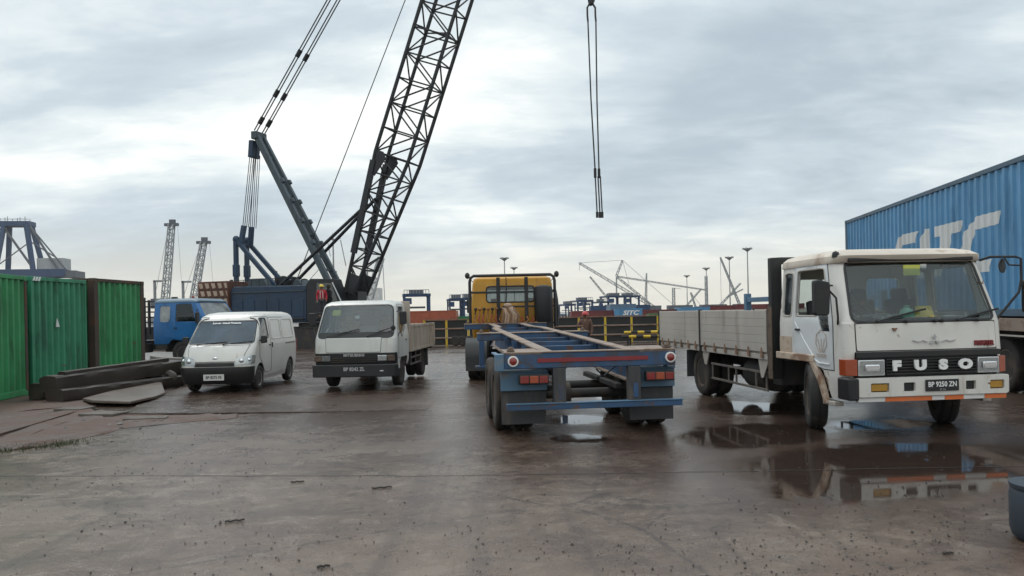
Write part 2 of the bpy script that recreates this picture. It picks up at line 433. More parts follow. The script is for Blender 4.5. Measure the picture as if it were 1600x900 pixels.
def join_bm(a, b):
    me = bpy.data.meshes.new('tmp'); b.to_mesh(me); a.from_mesh(me); bpy.data.meshes.remove(me); b.free(); return a


def surf(bm, name, mat, parent, off=0.0, thick=.02, smooth=35):
    bm.normal_update()
    if off:
        mv = [(v, v.normal.copy()) for v in bm.verts]
        for v, n in mv: v.co += n * off
    me = bpy.data.meshes.new(name); bm.to_mesh(me); bm.free()
    o = obj(name, me, mat, parent, 0, smooth)
    if thick:
        s = o.modifiers.new('solid', 'SOLIDIFY'); s.thickness = thick; s.offset = -1; s.use_even_offset = False
    if smooth: wn = o.modifiers.new('wn', 'WEIGHTED_NORMAL'); wn.keep_sharp = True
    return o


def ring(base, inner, ax, side, w):
    bm = patch(base, grow(inner, w), ax, side); return hole(bm, inner, ax, side)


WHEELS = {}


def wheel(parent, x, y, r, w, out=1, tyre='rubber', rim='rim_grey', hub=.0, z=None, dual=False, steer=0.0):
    k = (r, w, tyre, rim, hub)
    if k not in WHEELS:
        ri = r * .60; h = w / 2
        t = MB().lathe([(ri, -h * .75), (ri + .02, -h * .95), (r * .80, -h), (r * .93, -h * .97), (r * .985, -h * .80), (r, -h * .6), (r, -h * .12), (r * .975, -h * .1), (r * .975, h * .1), (r, h * .12), (r, h * .6), (r * .985, h * .80), (r * .93, h * .97), (r * .80, h), (ri + .02, h * .95), (ri, h * .75)], ax='x', n=36)
        m = MB().lathe([(.0001, hub), (ri * .24, hub), (ri * .28, hub - .02), (ri * .36, hub - .03), (ri * .62, h * .2), (ri * .78, h * .3), (ri * .86, h * .72), (ri * 1.02, h * .80), (ri * 1.02, h * .5), (ri * .9, -h * .2), (.0001, -h * .2)], ax='x', n=28)
        for q in range(6):
            a = q * math.pi / 3; m.tube((hub - .035 + .0, ri * .44 * math.cos(a), ri * .44 * math.sin(a)), (hub + .0 if hub > 0 else .02, ri * .44 * math.cos(a), ri * .44 * math.sin(a)), .014, n=6)
        WHEELS[k] = (t.mesh('wheel'), m.mesh('rim'))
    tm, rm = WHEELS[k]; z = r if z is None else z
    rot = (random.uniform(0, 6), 0, (0 if out > 0 else math.pi) + steer)
    o = obj('wheel', tm, tyre, parent, 0, 40, loc=(x, y, z), rot=rot); obj('rim', rm, rim, o, 0, 35)
    if dual:
        o2 = obj('wheel', tm, tyre, parent, 0, 40, loc=(x - out * (w + .05), y, z), rot=rot); obj('rim', rm, rim, o2, 0, 35)
    return o


UNIT = {}


def rod(parent, name, p, q, r, mat, n=6):
    """a straight bar as its own object, sharing one unit mesh per material"""
    k = (mat, n)
    if k not in UNIT:
        me = MB().tube((0, 0, 0), (0, 0, 1), 1, n=n).mesh(name); me.materials.append(MATS[mat]); me.shade_smooth(); me.set_sharp_from_angle(angle=R(50)); UNIT[k] = me
    p, q = Vector(p), Vector(q); o = bpy.data.objects.new(name, UNIT[k]); C.objects.link(o); o.parent = parent
    o.location = p; o.rotation_mode = 'QUATERNION'; o.rotation_quaternion = (q - p).to_track_quat('Z', 'Y'); o.scale = (r, r, (q - p).length)
    return o


def person(name, label, loc, rz, J, jacket, legs, helmet=None, skin='skin'):
    """J: joints; the body is one continuous skin, the clothes its children"""
    root = thing(name, label, 'person', loc, rz)
    def sk(nm, pts, edges, radii, mat, rootv):
        me = bpy.data.meshes.new(nm); me.from_pydata([J[k] for k in pts], [(pts.index(a), pts.index(b)) for a, b in edges], [])
        me.materials.append(MATS[mat]); o = bpy.data.objects.new(nm, me); C.objects.link(o); o.parent = root
        o.modifiers.new('skin', 'SKIN'); sv = me.skin_vertices[0].data
        for i, k in enumerate(pts): r = radii[k]; sv[i].radius = r if isinstance(r, tuple) else (r, r); sv[i].use_root = (k == rootv)
        ss = o.modifiers.new('sub', 'SUBSURF'); ss.levels = 2; ss.render_levels = 2
        for p in me.polygons: p.use_smooth = True
        o.modifiers['skin'].use_smooth_shade = True; return o
    B = dict(pel=(.13, .10), chest=(.15, .11), neck=.055, head0=.07, head1=.095, head2=.08)
    arms = [(s + k) for s in 'lr' for k in ('sh', 'el', 'wr', 'ha')]; lg = [(s + k) for s in 'lr' for k in ('hip', 'kn', 'an', 'to')]
    for s in 'lr': B.update({s + 'sh': .065, s + 'el': .042, s + 'wr': .030, s + 'ha': .032, s + 'hip': .085, s + 'kn': .055, s + 'an': .042, s + 'to': .038})
    E = [('pel', 'chest'), ('chest', 'neck'), ('neck', 'head0'), ('head0', 'head1'), ('head1', 'head2')]
    for s in 'lr': E += [('chest', s + 'sh'), (s + 'sh', s + 'el'), (s + 'el', s + 'wr'), (s + 'wr', s + 'ha'), ('pel', s + 'hip'), (s + 'hip', s + 'kn'), (s + 'kn', s + 'an'), (s + 'an', s + 'to')]
    sk('body', ['pel', 'chest', 'neck', 'head0', 'head1', 'head2'] + arms + lg, E, B, skin, 'pel')
    T2 = {k: (tuple(c + .025 for c in v) if isinstance(v, tuple) else v + .022) for k, v in B.items()}
    sk('jacket', ['pel', 'chest', 'neck'] + [k for k in arms if k[1:] != 'ha'], [e for e in E if e[1] in ('chest', 'neck') or e[1][1:] in ('sh', 'el', 'wr')], {**T2, 'neck': .05}, jacket, 'chest')
    sk('trousers', ['pel'] + [k for k in lg if k[1:] != 'to'], [e for e in E if e[1][1:] in ('hip', 'kn', 'an')], {**T2, 'pel': (.13, .11)}, legs, 'pel')
    h = Vector(J['head1']); fx = MB()
    for s in (-1, 1): fx.ball(h + Vector((s * .036, -.085, .01)), .013, 6, 5)
    fx.ball(h + Vector((0, -.10, -.02)), .016, 6, 5, (.8, 1, 1.4)); fx.box(h + Vector((0, -.085, -.06)), (.045, .02, .012))
    fx.build('face', 'hair', root)
    if helmet:
        MB().lathe([(.155, 0), (.135, .005), (.13, .05), (.105, .10), (.06, .13), (.0001, .14)], h + Vector((0, -.005, .03)), 'z', 16).box(h + Vector((0, -.14, .035)), (.16, .07, .012)).build('helmet', helmet, root)
    else:
        MB().ball(h + Vector((0, .012, .035)), .112, 12, 8, (1, 1.02, .95)).build('hair', 'hair', root)
    return root


# ------------------------------------------------------------------ ground
def ground_material():
    m = bpy.data.materials.new('wet_concrete'); m.use_nodes = True; T = NT(m.node_tree); T.n.clear()
    out = T.node('ShaderNodeOutputMaterial'); b = T.node('ShaderNodeBsdfPrincipled')
    co = T.node('ShaderNodeTexCoord').outputs['Object']
    big = T.noise(co, .16, 5, .55, .4); mid = T.noise(T.mapping(co, rot=(0, 0, .25), sc=(.75, 1.25, 1)), .8, 6, .6, .3); fine = T.noise(co, 7, 9, .72); grit = T.noise(co, 55, 4, .65); blot = T.noise(T.mapping(co, rot=(0, 0, -.2), sc=(.9, 1.1, 1)), 2.6, 8, .7, .8)
    c = T.mix(T.ramp(big, .34, .66), (.108, .066, .044), (.180, .134, .100))
    c = T.mix(T.ramp(mid, .42, .72, 0, .85), c, (.060, .036, .026))
    c = T.mix(T.ramp(mid, .40, .26, 0, .6), c, (.190, .152, .122))
    c = T.mix(T.ramp(fine, .50, .72, 0, .45), c, (.235, .196, .160))
    c = T.mix(T.ramp(blot, .50, .66, 0, .6), c, (.078, .055, .044)); c = T.mix(T.ramp(blot, .47, .32, 0, .55), c, (.205, .165, .132)); c = T.mix(T.ramp(grit, .57, .70, 0, .7), c, (.045, .034, .028)); c = T.mix(T.ramp(grit, .44, .32, 0, .6), c, (.23, .205, .182))
    # brown mud trodden over most of the wharf, paler drier concrete where fewer wheels pass
    sxy = T.node('ShaderNodeSeparateXYZ'); T.put(sxy.inputs[0], co)
    far = T.math('ADD', T.math('ADD', sxy.outputs[1], T.math('MULTIPLY', sxy.outputs[0], .45)), T.math('MULTIPLY', T.math('SUBTRACT', blot, .5), 9.0))
    mud = T.math('MULTIPLY', T.ramp(far, 5.0, 11.5), T.ramp(T.math('ADD', T.math('MULTIPLY', big, .5), T.math('MULTIPLY', mid, .5)), .30, .55, .45, .92))
    c = T.mix(mud, c, T.mix(T.ramp(fine, .35, .65), (.030, .017, .012), (.072, .044, .032)))
    trk = T.noise(T.mapping(co, rot=(0, 0, .18), sc=(2.4, .09, 1)), 1.0, 5, .6, .2); c = T.mix(T.ramp(trk, .54, .66, 0, .45), c, (.045, .030, .024))
    vo = T.node('ShaderNodeTexVoronoi', feature='DISTANCE_TO_EDGE'); T.put(vo.inputs['Vector'], T.mapping(co, rot=(0, 0, .4))); vo.inputs['Scale'].default_value = .23
    crk = T.math('ADD', vo.outputs['Distance'], T.math('MULTIPLY', T.math('SUBTRACT', fine, .5), .05)); c = T.mix(T.ramp(crk, .0, .006, .55, 0), c, (.03, .024, .02))
    # standing water: low spots, at their places on the wharf
    spots = [(4.3, 8.4, 2.3, 1.35, .30), (3.3, 10.6, 1.5, .95, .6), (3.3, 7.4, 1.0, .75, .2), (5.5, 11.2, 1.0, .5, .1), (4.1, 13.3, .8, 1.1, .1), (1.0, 12.5, .55, .55, .2), (.9, 10.5, .4, .5, .3),
             (-6.1, 12.9, .5, .28, .2), (2.2, 15.5, .6, 1.6, 0)]
    wob = T.node('ShaderNodeTexNoise'); T.put(wob.inputs['Vector'], co); wob.inputs['Scale'].default_value = 1.5; wob.inputs['Detail'].default_value = 7; wob.inputs['Roughness'].default_value = .62
    wv = T.node('ShaderNodeVectorMath', operation='MULTIPLY_ADD'); T.put(wv.inputs[0], wob.outputs['Color']); wv.inputs[1].default_value = (1.1, .9, 0); wv.inputs[2].default_value = (-.55, -.45, 0)
    pv = T.node('ShaderNodeVectorMath', operation='ADD'); T.put(pv.inputs[0], co); T.put(pv.inputs[1], wv.outputs[0])
    f = None
    for x, y, rx, ry, a in spots:
        q = T.mapping(pv.outputs[0], (x, y, 0), (0, 0, a), (rx, ry, 1), 'TEXTURE')
        ln = T.node('ShaderNodeVectorMath', operation='LENGTH'); T.put(ln.inputs[0], q)
        e = T.math('SUBTRACT', 1.0, ln.outputs['Value']); f = e if f is None else T.math('MAXIMUM', f, e)
    pud = T.ramp(f, -.06, .27); damp = T.ramp(f, -.75, .10)
    film = T.ramp(T.math('ADD', T.noise(T.mapping(co, rot=(0, 0, .1), sc=(.5, 1, 1)), .45, 6, .6, .5), T.math('MULTIPLY', T.math('SUBTRACT', blot, .5), .5)), .40, .66)
    c = T.mix(T.math('MULTIPLY', damp, .55), c, (.060, .040, .032)); c = T.mix(T.math('MULTIPLY', pud, .75), c, (.026, .018, .015))
    rg = T.fmix(film, .34, .11); rg = T.math('ADD', rg, T.math('MULTIPLY', T.math('SUBTRACT', fine, .5), .22))
    rg = T.fmix(damp, rg, .22); rg = T.fmix(pud, rg, T.fmix(T.ramp(blot, .4, .6), .02, .07))
    T.put(b.inputs['Base Color'], c); T.put(b.inputs['Roughness'], rg); b.inputs['IOR'].default_value = 1.45
    pits = T.noise(co, 150, 2, .5)
    h = T.math('ADD', T.math('ADD', T.math('MULTIPLY', fine, .8), T.math('MULTIPLY', grit, .5)), T.math('MULTIPLY', pits, .22))
    bn = T.node('ShaderNodeBump'); bn.inputs['Distance'].default_value = .012
    T.put(bn.inputs['Strength'], T.fmix(pud, T.fmix(damp, .62, .25), .008)); T.put(bn.inputs['Height'], h); T.l.new(bn.outputs[0], b.inputs['Normal'])
    T.l.new(b.outputs[0], out.inputs[0]); MATS['wet_concrete'] = m


def dirt_material():
    m = bpy.data.materials.new('wet_dirt'); m.use_nodes = True; T = NT(m.node_tree); T.n.clear()
    out = T.node('ShaderNodeOutputMaterial'); b = T.node('ShaderNodeBsdfPrincipled'); co = T.node('ShaderNodeTexCoord').outputs['Object']
    n = T.noise(co, 1.2, 7, .65, .5); g = T.noise(co, 22, 6, .7)
    c = T.mix(T.ramp(n, .35, .65), (.052, .026, .018), (.105, .060, .043)); c = T.mix(T.ramp(g, .52, .7, 0, .6), c, (.16, .125, .105))
    T.put(b.inputs['Base Color'], c); T.put(b.inputs['Roughness'], T.fmix(T.ramp(n, .4, .6), .5, .8))
    bn = T.node('ShaderNodeBump'); bn.inputs['Strength'].default_value = .8; bn.inputs['Distance'].default_value = .03; T.put(bn.inputs['Height'], g); T.l.new(bn.outputs[0], b.inputs['Normal'])
    T.l.new(b.outputs[0], out.inputs[0]); MATS['wet_dirt'] = m


ground_material(); dirt_material()
g = MB(); N = 2600
g.add([(-N, -60, 0), (N, -60, 0), (N, 3200, 0), (-N, 3200, 0)], [(0, 1, 2, 3)])
GROUND = tag(g.build('ground', 'wet_concrete', smooth=0), kind='structure')


def wavy(pts, amp=.05, step=.25, seed=0):
    """a polyline with a broken edge"""
    out = []
    for p, q in zip(pts, pts[1:]):
        p, q = Vector((*p, 0)), Vector((*q, 0)); n = max(2, int((q - p).length / step)); d = (q - p).normalized(); s = Vector((-d.y, d.x, 0))
        for i in range(n):
            c = p + (q - p) * (i / n); out.append(tuple((c + s * amp * (noise.noise(Vector((c.x * 1.7, c.y * 1.7, seed))) * 1.6 + noise.noise(Vector((c.x * 6, c.y * 6, seed + 3))) * .6))[:2]))
    out.append(tuple(pts[-1])); return out


# the bare earth strip in front of the green containers
edge = wavy([(-7.6, 9.6), (-6.9, 10.5), (-6.4, 11.25), (-6.25, 12.5), (-5.0, 13.3), (-4.6, 13.9), (-6.3, 14.0), (-8.4, 15.1), (-8.6, 16.0)], .10, .18, 2)
bm = bmesh.new()
poly = edge + [(-9.4, 22), (-11.9, 25), (-15, 25), (-15, 8)]
vs = [bm.verts.new((x, y, .004)) for x, y in poly]; bm.faces.new(vs); bmesh.ops.triangulate(bm, faces=bm.faces)
for _ in range(5): bmesh.ops.subdivide_edges(bm, edges=[e for e in bm.edges if e.calc_length() > .35], cuts=1)
for v in bm.verts:
    if not v.is_boundary: v.co.z = .006 + max(0, .045 * (noise.noise(Vector((v.co.x * .9, v.co.y * .9, 1))) + .35) + .02 * noise.noise(Vector((v.co.x * 4, v.co.y * 4, 5))))
me = bpy.data.meshes.new('dirt_strip'); bm.to_mesh(me); bm.free()
tag(obj('dirt_strip', me, 'wet_dirt'), kind='structure')


def plate(pts, z, t):
    m = MB(); m.prism(pts, 'z', z - t, z); return m


# the raised concrete slab on which the van and small lorry stand, with a broken front edge
sl = wavy([(-7.35, 14.25), (-5.9, 14.05), (-3.7, 14.0), (-1.6, 14.0)], .035, .2, 9)
sl2 = [(-1.6, 40), (-9, 40), (-8.9, 21.5)] + wavy([(-8.05, 17.9), (-7.75, 16.2), (-7.35, 14.25)], .07, .2, 4)
m = MB(); pp = sl + sl2; n = len(pp); zt = [.028 if x < -5 else .028 - .024 * min(1, (x + 5) / 2.6) for x, y in pp]
m.add([(x, y, z) for (x, y), z in zip(pp, zt)] + [(x, y, -.03) for x, y in pp], [tuple(range(n))] + [(i, n + i, n + (i + 1) % n, (i + 1) % n) for i in range(n)])
tag(m.build('pavement', 'wet_concrete', smooth=0), kind='structure')
# joints between the wharf slabs: thin dark seams
jn = [((-1.6, 13.3), (1.9, 13.0)), ((-1.3, 8.3), (2.6, 8.2)), ((-8.2, 9.0), (-1.3, 8.35)), ((2.7, 8.2), (9, 8.1)), ((1.9, 13), (5.2, 12.7))]
for k, (a, b_) in enumerate(jn):
    w = wavy([a, b_], .02, .15, k); m = MB(); wd = .008 if k < 9 else .006
    L = [(x, y - wd if abs(a[0] - b_[0]) > 1.5 else y) for x, y in w]; U = [(x, y + wd) if abs(a[0] - b_[0]) > 1.5 else (x + 2 * wd, y) for x, y in w]
    for i in range(len(w) - 1): m.add([(*L[i], .004), (*L[i + 1], .004), (*U[i + 1], .004), (*U[i], .004)], [(0, 1, 2, 3)])
    m.build('joint', 'stone_dark', GROUND, smooth=0)

# tilted broken slab beside the timbers
bs = [(-9.35, 16.65, .08), (-8.62, 15.72, .13), (-7.72, 15.45, .12), (-7.75, 16.6, .10), (-8.05, 17.75, .07), (-8.7, 19.0, .20), (-9.15, 19.2, .22), (-9.3, 17.9, .14)]
m = MB(); n = len(bs); m.add(bs + [(x, y, z - .055) for x, y, z in bs], [tuple(range(n)), tuple(range(n, 2 * n))[::-1]] + [(i, n + i, n + (i + 1) % n, (i + 1) % n) for i in range(n)])
tag(m.build('broken_slab', 'slab', smooth=20, bevel=.012), 'cracked concrete slab heaved up beside the dark timbers', 'slab')
for k, (pts, z) in enumerate([([(-7.9, 14.6), (-7.2, 14.35), (-7.3, 13.95), (-8.0, 14.1)], .05), ([(-6.9, 13.7), (-6.2, 13.75), (-6.1, 13.45), (-6.8, 13.35)], .035), ([(-8.9, 15.2), (-8.3, 15.25), (-8.35, 14.8), (-8.9, 14.85)], .06)]):
    tag(plate(wavy(pts + [pts[0]], .03, .12, k)[:-1], z, .06).build('concrete_fragment', 'slab_edge', smooth=20),
        ['crumbled concrete piece in front of the heaved slab', 'thin concrete flake lying furthest from the green containers', 'concrete chunk at the foot of the dark timbers'][k], 'rubble')

# loose stones on the concrete: nobody could count them
def stones(name, mat, num, seed, smin, smax, label, region):
    rnd = random.Random(seed); m = MB()
    while len(m.f) < num * 12:
        x, y = region(rnd); s = smin + (smax - smin) * rnd.random() ** 7
        if max(.04, noise.noise(Vector((x * .45, y * .45, seed))) * .9 + noise.noise(Vector((x * 2.2, y * 2.2, seed + 4))) * .8 + .25) < rnd.random(): continue
        o = len(m.v); a = rnd.random() * 6.3; sx, sy, sz = s * rnd.uniform(.7, 1.3), s * rnd.uniform(.5, 1.0), s * rnd.uniform(.4, .8)
        vs = [(1, 0, 0), (.3, .9, .1), (-.9, .4, 0), (-.6, -.8, .1), (.5, -.8, 0), (.1, .05, 1), (.1, 0, -.6)]
        ca, sa = math.cos(a), math.sin(a)
        P = [(x + (vx * ca * sx - vy * sa * sy), y + (vx * sa * sx + vy * ca * sy), .003 + (vz + .35) * sz) for vx, vy, vz in [(q[0] * rnd.uniform(.8, 1.2), q[1] * rnd.uniform(.8, 1.2), q[2]) for q in vs]]
        m.add(P, [(i, (i + 1) % 5, 5) for i in range(5)] + [((i + 1) % 5, i, 6) for i in range(5)] + [])
        if len(m.f) >= num * 10: break
    return tag(m.build(name, mat, smooth=0), label, 'stones', kind='stuff')


near = lambda r: (lambda y: (r.uniform(-.75, .75) * y * .98, y))(4.3 + 8 * r.random() ** 1.6)
stones('gravel', 'stone_dark', 10000, 3, .0026, .014, 'dark loose grit scattered over the wet concrete', near)
stones('gravel', 'stone_grey', 1800, 5, .002, .009, 'pale loose grit scattered over the wet concrete', near)
stones('rubble', 'stone_grey', 260, 11, .01, .06, 'small rubble lying on the bare earth strip', lambda r: (r.uniform(-10.5, -5.2), r.uniform(10.8, 15.6)))
for k, (x, y, a, L, lb) in enumerate([(-2.42, 6.6, .35, .16, 'dark wood splinter lying on open concrete'), (-2.3, 8.1, .1, .14, 'thin dark twig lying beyond the splinter on concrete'), (-1.35, 7.75, .25, .20, 'long thin stick lying on the concrete'),
                                    (3.0, 5.35, .05, .075, 'short dark scrap lying near the blue drum'), (-1.35, 5.35, .3, .09, 'small dark wood chip at the bottom of the view'), (-6.3, 13.15, .05, .55, 'flat dark board lying on the bare earth')]):
    m = MB(); nn = 7; pts = [Vector((math.cos(a) * L * (i / nn - .5), math.sin(a) * L * (i / nn - .5), .012 + .004 * math.sin(i * 2.1 + k))) for i in range(nn + 1)]
    for i in range(nn): m.bar(pts[i], pts[i + 1], .022 * (1 - .08 * i) * (1 if k < 5 else 3), .012)
    o = m.build('wood_scrap', 'stick', smooth=0); o.location = (x, y, 0); tag(o, lb, 'wood scrap', 'wood scraps on the ground')
# moss and grass creeping over the earth's edge
m = MB(); rnd = random.Random(4)
for i in range(1500):
    t = rnd.random(); x = -8.2 + 1.9 * t + rnd.gauss(0, .12); y = 9.75 + 1.35 * t + rnd.gauss(0, .16) - .05; h = rnd.uniform(.02, .07); a = rnd.random() * 6.3; w = .006
    m.add([(x - w * math.cos(a), y - w * math.sin(a), 0), (x + w * math.cos(a), y + w * math.sin(a), 0), (x + rnd.gauss(0, .015), y + rnd.gauss(0, .015), h)], [(0, 1, 2)])
tag(m.build('grass', 'grass', smooth=0), 'short grass at the edge of the bare earth', 'grass', kind='stuff')

# ------------------------------------------------------------------ dark timbers
def timber(label, p, q, w, h, seed, name='timber'):
    """a sawn baulk with chipped arrises and rough faces"""
    p, q = Vector(p), Vector(q); m = MB(); n = 22; _, _, a, b = m.frame(p, q); vs = []
    sec = [(-1, -.8), (-.8, -1), (-.3, -1), (.3, -1), (.8, -1), (1, -.8), (1, -.3), (1, .3), (1, .8), (.8, 1), (.3, 1), (-.3, 1), (-.8, 1), (-1, .8), (-1, .3), (-1, -.3)]; k = len(sec)
    for i in range(n + 1):
        c = p + (q - p) * ((i + .35 * noise.noise(Vector((i * 3.1, seed, 0)))) / n)
        for j, (cx, cy) in enumerate(sec):
            cr = .16 if abs(cx) > .7 and abs(cy) > .7 else .07
            r = 1 + .06 * noise.noise(Vector((j * 1.9, i * .2, seed + 7))) + cr * min(0, noise.noise(Vector((c.x * 3 + j, c.y * 3, seed)))) * 1.6
            vs.append(c + a * (cx * r * w / 2) + b * (cy * r * h / 2) + (q - p).normalized() * (.06 * noise.noise(Vector((j * 2.3, seed, 3))) if i in (0, n) else 0))
    m.add(vs, [tuple(range(k))[::-1], tuple(range(n * k, (n + 1) * k))] + [(i * k + j, i * k + (j + 1) % k, (i + 1) * k + (j + 1) % k, (i + 1) * k + j) for i in range(n) for j in range(k)])
    return tag(m.build(name, 'timber_wet', smooth=22), label, 'timber', 'dark timbers by the containers')


timber('thin dark plank lying along the top of the timber pile', (-10.0, 17.0, .60), (-9.05, 20.0, .71), .20, .09, 21)
timber('upper dark wet timber lying across the pile by the green containers', (-10.15, 16.75, .39), (-8.95, 20.3, .50), .50, .36, 1)
timber('lower dark wet timber at the bottom of the pile', (-9.95, 16.65, .15), (-8.75, 20.0, .16), .52, .28, 5)
timber('dark timber hidden at the back of the pile', (-10.7, 17.2, .2), (-9.6, 20.6, .2), .42, .36, 8)
timber('short dark timber lying beyond the pile beside the van', (-9.1, 20.6, .28), (-7.9, 22.0, .3), .45, .42, 12)
o = MB().lathe([(.03, 0), (.15, .02), (.19, .10), (.19, .16), (.1, .19), (.09, .1), (.02, .1)], (0, 0, 0), 'y', 14).build('rubber_bush', 'slab_edge')
o.location = (-8.72, 19.75, .26); o.rotation_euler = (0, 0, 2.6); tag(o, 'worn grey ring end standing against the timbers', 'bush')
m = MB(); m.prism(wavy([(-.5, -.25), (.45, -.3), (.55, .2), (-.4, .3), (-.5, -.25)], .04, .15, 3)[:-1], 'z', 0, .16); o = m.build('concrete_block', 'timber_pale', smooth=0); o.location = (-9.35, 20.9, .56); o.rotation_euler = (.05, .1, .9)
tag(o, 'pale concrete piece resting on the dark timbers', 'rubble')


# ------------------------------------------------------------------ containers
def corrugated(L, z0, z1, pitch, depth):
    """wall in the y-z plane facing +x, from y=0 to y=L; outer ribs at x=0"""
    n = max(1, round(L / pitch)); p = L / n; ys = []
    for i in range(n):
        y = i * p; ys += [(0, y), (0, y + p * .30), (-depth, y + p * .46), (-depth, y + p * .84)]
    ys.append((0, L)); bm = bmesh.new(); a = [bm.verts.new((x, y, z0)) for x, y in ys]; b = [bm.verts.new((x, y, z1)) for x, y in ys]
    for i in range(len(ys) - 1): bm.faces.new((a[i], a[i + 1], b[i + 1], b[i]))
    bm.normal_update()
    bm.faces.ensure_lookup_table()
    if bm.faces[0].normal.x < 0: bmesh.ops.reverse_faces(bm, faces=bm.faces); bm.normal_update()
    return bm


def container(label, loc, rz, L, D, H, mat, edge, pitch, depth, group=None, post=.12, postmat=None, letters=None, z=0.0):
    """long side faces local +x and runs along +y; the box extends to -x"""
    t = thing('shipping_container', label, 'container', (loc[0], loc[1], loc[2] if len(loc) > 2 else 0), rz, group); pm = postmat or edge
    wall = corrugated(L - 2 * post, .16, H - .09, pitch, depth)
    for v in wall.verts: v.co.x -= .02; v.co.y += post
    base = wall.copy(); surf(wall, 'side_wall', mat, t, 0, .006, 0)
    w2 = corrugated(L - 2 * post, .16, H - .09, pitch, depth); bmesh.ops.rotate(w2, verts=w2.verts, cent=(0, 0, 0), matrix=Matrix.Rotation(math.pi, 3, 'Z'))
    for v in w2.verts: v.co.x += -D + .02; v.co.y += L - post
    surf(w2, 'side_wall', mat, t, 0, .006, 0)
    for s in (0, 1):
        w3 = corrugated(D - 2 * post, .16, H - .09, pitch, depth); bmesh.ops.rotate(w3, verts=w3.verts, cent=(0, 0, 0), matrix=Matrix.Rotation(math.pi / 2 * (1 if s else -1), 3, 'Z'))
        for v in w3.verts:
            if s: v.co.y += L - .02; v.co.x -= post
            else: v.co.y += .02; v.co.x += -D + post
        surf(w3, 'end_wall', mat, t, 0, .006, 0)
    MB().bx(-D + .03, -.03, .03, L - .03, H - .08, H - .055).build('roof_sheet', mat, t)
    for y in (post / 2, L - post / 2):
        for x in (-post / 2, -D + post / 2): MB().bx(x - post / 2, x + post / 2, y - post / 2, y + post / 2, .12, H - .12).build('corner_post', pm, t, .008)
    for x in (-.04, -D + .04):
        MB().bx(x - .035, x + .035, post, L - post, H - .10, H - .004).build('top_rail', edge, t, .006); MB().bx(x - .035, x + .035, post, L - post, .03, .17).build('bottom_rail', edge, t, .006)
    for y in (.04, L - .04):
        MB().bx(-D + post, -post, y - .035, y + .035, H - .10, H - .004).build('top_rail', edge, t, .006); MB().bx(-D + post, -post, y - .035, y + .035, .03, .17).build('bottom_rail', edge, t, .006)
    for y in (.08, L - .08):
        for x in (-.08, -D + .08):
            for zz in (.06, H - .06): MB().box((x, y, zz), (.17, .17, .12)).build('corner_casting', edge, t, .01)
    MB().bx(-D + .08, -.08, .08, L - .08, .05, .12).build('floor', 'chassis_dark', t)
    for polys, lm in letters or []:
        bmL = None
        for p in polys:
            q = patch(base, p, 'x', 1); bmL = q if bmL is None else join_bm(bmL, q)
        surf(bmL, 'letter', lm, t, .004, .004, 0)
    base.free(); return t


gA = container('bright green container nearest the camera, cut by the picture edge', (-11.22, 15.95), math.atan2(.36, 2.4) * 1.0, 2.44, 6.06, 2.86, 'cont_green', 'cont_green', .272, .07, 'green containers', postmat='cont_rust')
gB = container('teal green container in the middle of the green row', (-11.68, 18.68), .01, 2.46, 6.06, 2.88, 'cont_teal', 'cont_teal', .272, .07, 'green containers', post=.07)
gC = container('green container at the far end of the row with dark rusty corner', (-11.60, 21.35), -.05, 2.62, 6.06, 2.95, 'cont_green', 'cont_rust', .272, .07, 'green containers', post=.20, postmat='cont_rust')
# vent mark and hazard dashes on the middle container
MB().prism([(0, 0), (.16, 0), (.05, .22)], 'x', -.002, .012).build('sticker', 'cont_white', gB, loc=(-.005, 1.0, 1.62))
for k in range(3): MB().prism([(0, 0), (.07, 0), (.13, .10), (.06, .10)], 'x', -.002, .006).build('hazard_dash', 'white_paint', gB, loc=(.002, .05 + k * .11, 2.77))


# ------------------------------------------------------------------ blue container on its lorry
def sl_(poly): return [(y, z - 1.45) for y, z in poly]


LET = [
    ([sl_(p) for p in ([(4.16, 3.43), (4.6, 3.52), (4.62, 3.25), (4.42, 3.2), (4.1, 3.18)], [(4.6, 3.52), (5.54, 3.51), (5.36, 3.25), (4.6, 3.25)], [(4.10, 3.18), (4.42, 3.2), (4.55, 3.05), (4.2, 2.95)], [(4.2, 3.05), (5.2, 3.02), (5.1, 2.78), (4.25, 2.85)], [(4.9, 3.0), (5.2, 3.02), (5.15, 2.5), (4.8, 2.6)], [(3.9, 2.38), (5.0, 2.36), (5.15, 2.6), (4.05, 2.62)])], 'cont_white'),
    ([sl_(p) for p in ([(5.68, 3.31), (5.92, 3.51), (6.23, 3.51), (6.22, 3.16)], [(5.68, 3.31), (6.22, 3.16), (5.85, 2.36), (5.45, 2.36)])], 'cont_white'),
    ([sl_(p) for p in ([(6.49, 3.51), (7.88, 3.51), (7.72, 3.27), (6.46, 3.27)], [(6.81, 3.27), (7.38, 3.27), (6.80, 2.36), (6.30, 2.36)])], 'cont_white'),
    ([sl_(p) for p in ([(8.52, 3.51), (9.41, 3.51), (9.37, 3.26), (8.45, 3.24)], [(7.95, 3.25), (8.52, 3.51), (8.45, 3.24), (8.28, 3.07), (7.85, 3.05)], [(7.72, 2.9), (7.85, 3.05), (8.28, 3.07), (8.2, 2.62), (7.7, 2.6)], [(7.7, 2.6), (8.2, 2.62), (8.3, 2.36), (7.95, 2.36)], [(8.2, 2.6), (9.1, 2.6), (8.95, 2.36), (8.2, 2.36)])], 'cont_white')]
THC = math.pi - .12
cb = container('long blue container with big white lettering behind the white lorry', (10.5, 24.1, 1.45), THC, 12.19, 2.44, 2.95, 'cont_blue', 'cont_edge', .278, .036, letters=LET, post=.15)
hl = thing('container_lorry', 'rusty flatbed lorry trailer carrying the long blue container', 'trailer', (10.5, 24.1, 0), THC)
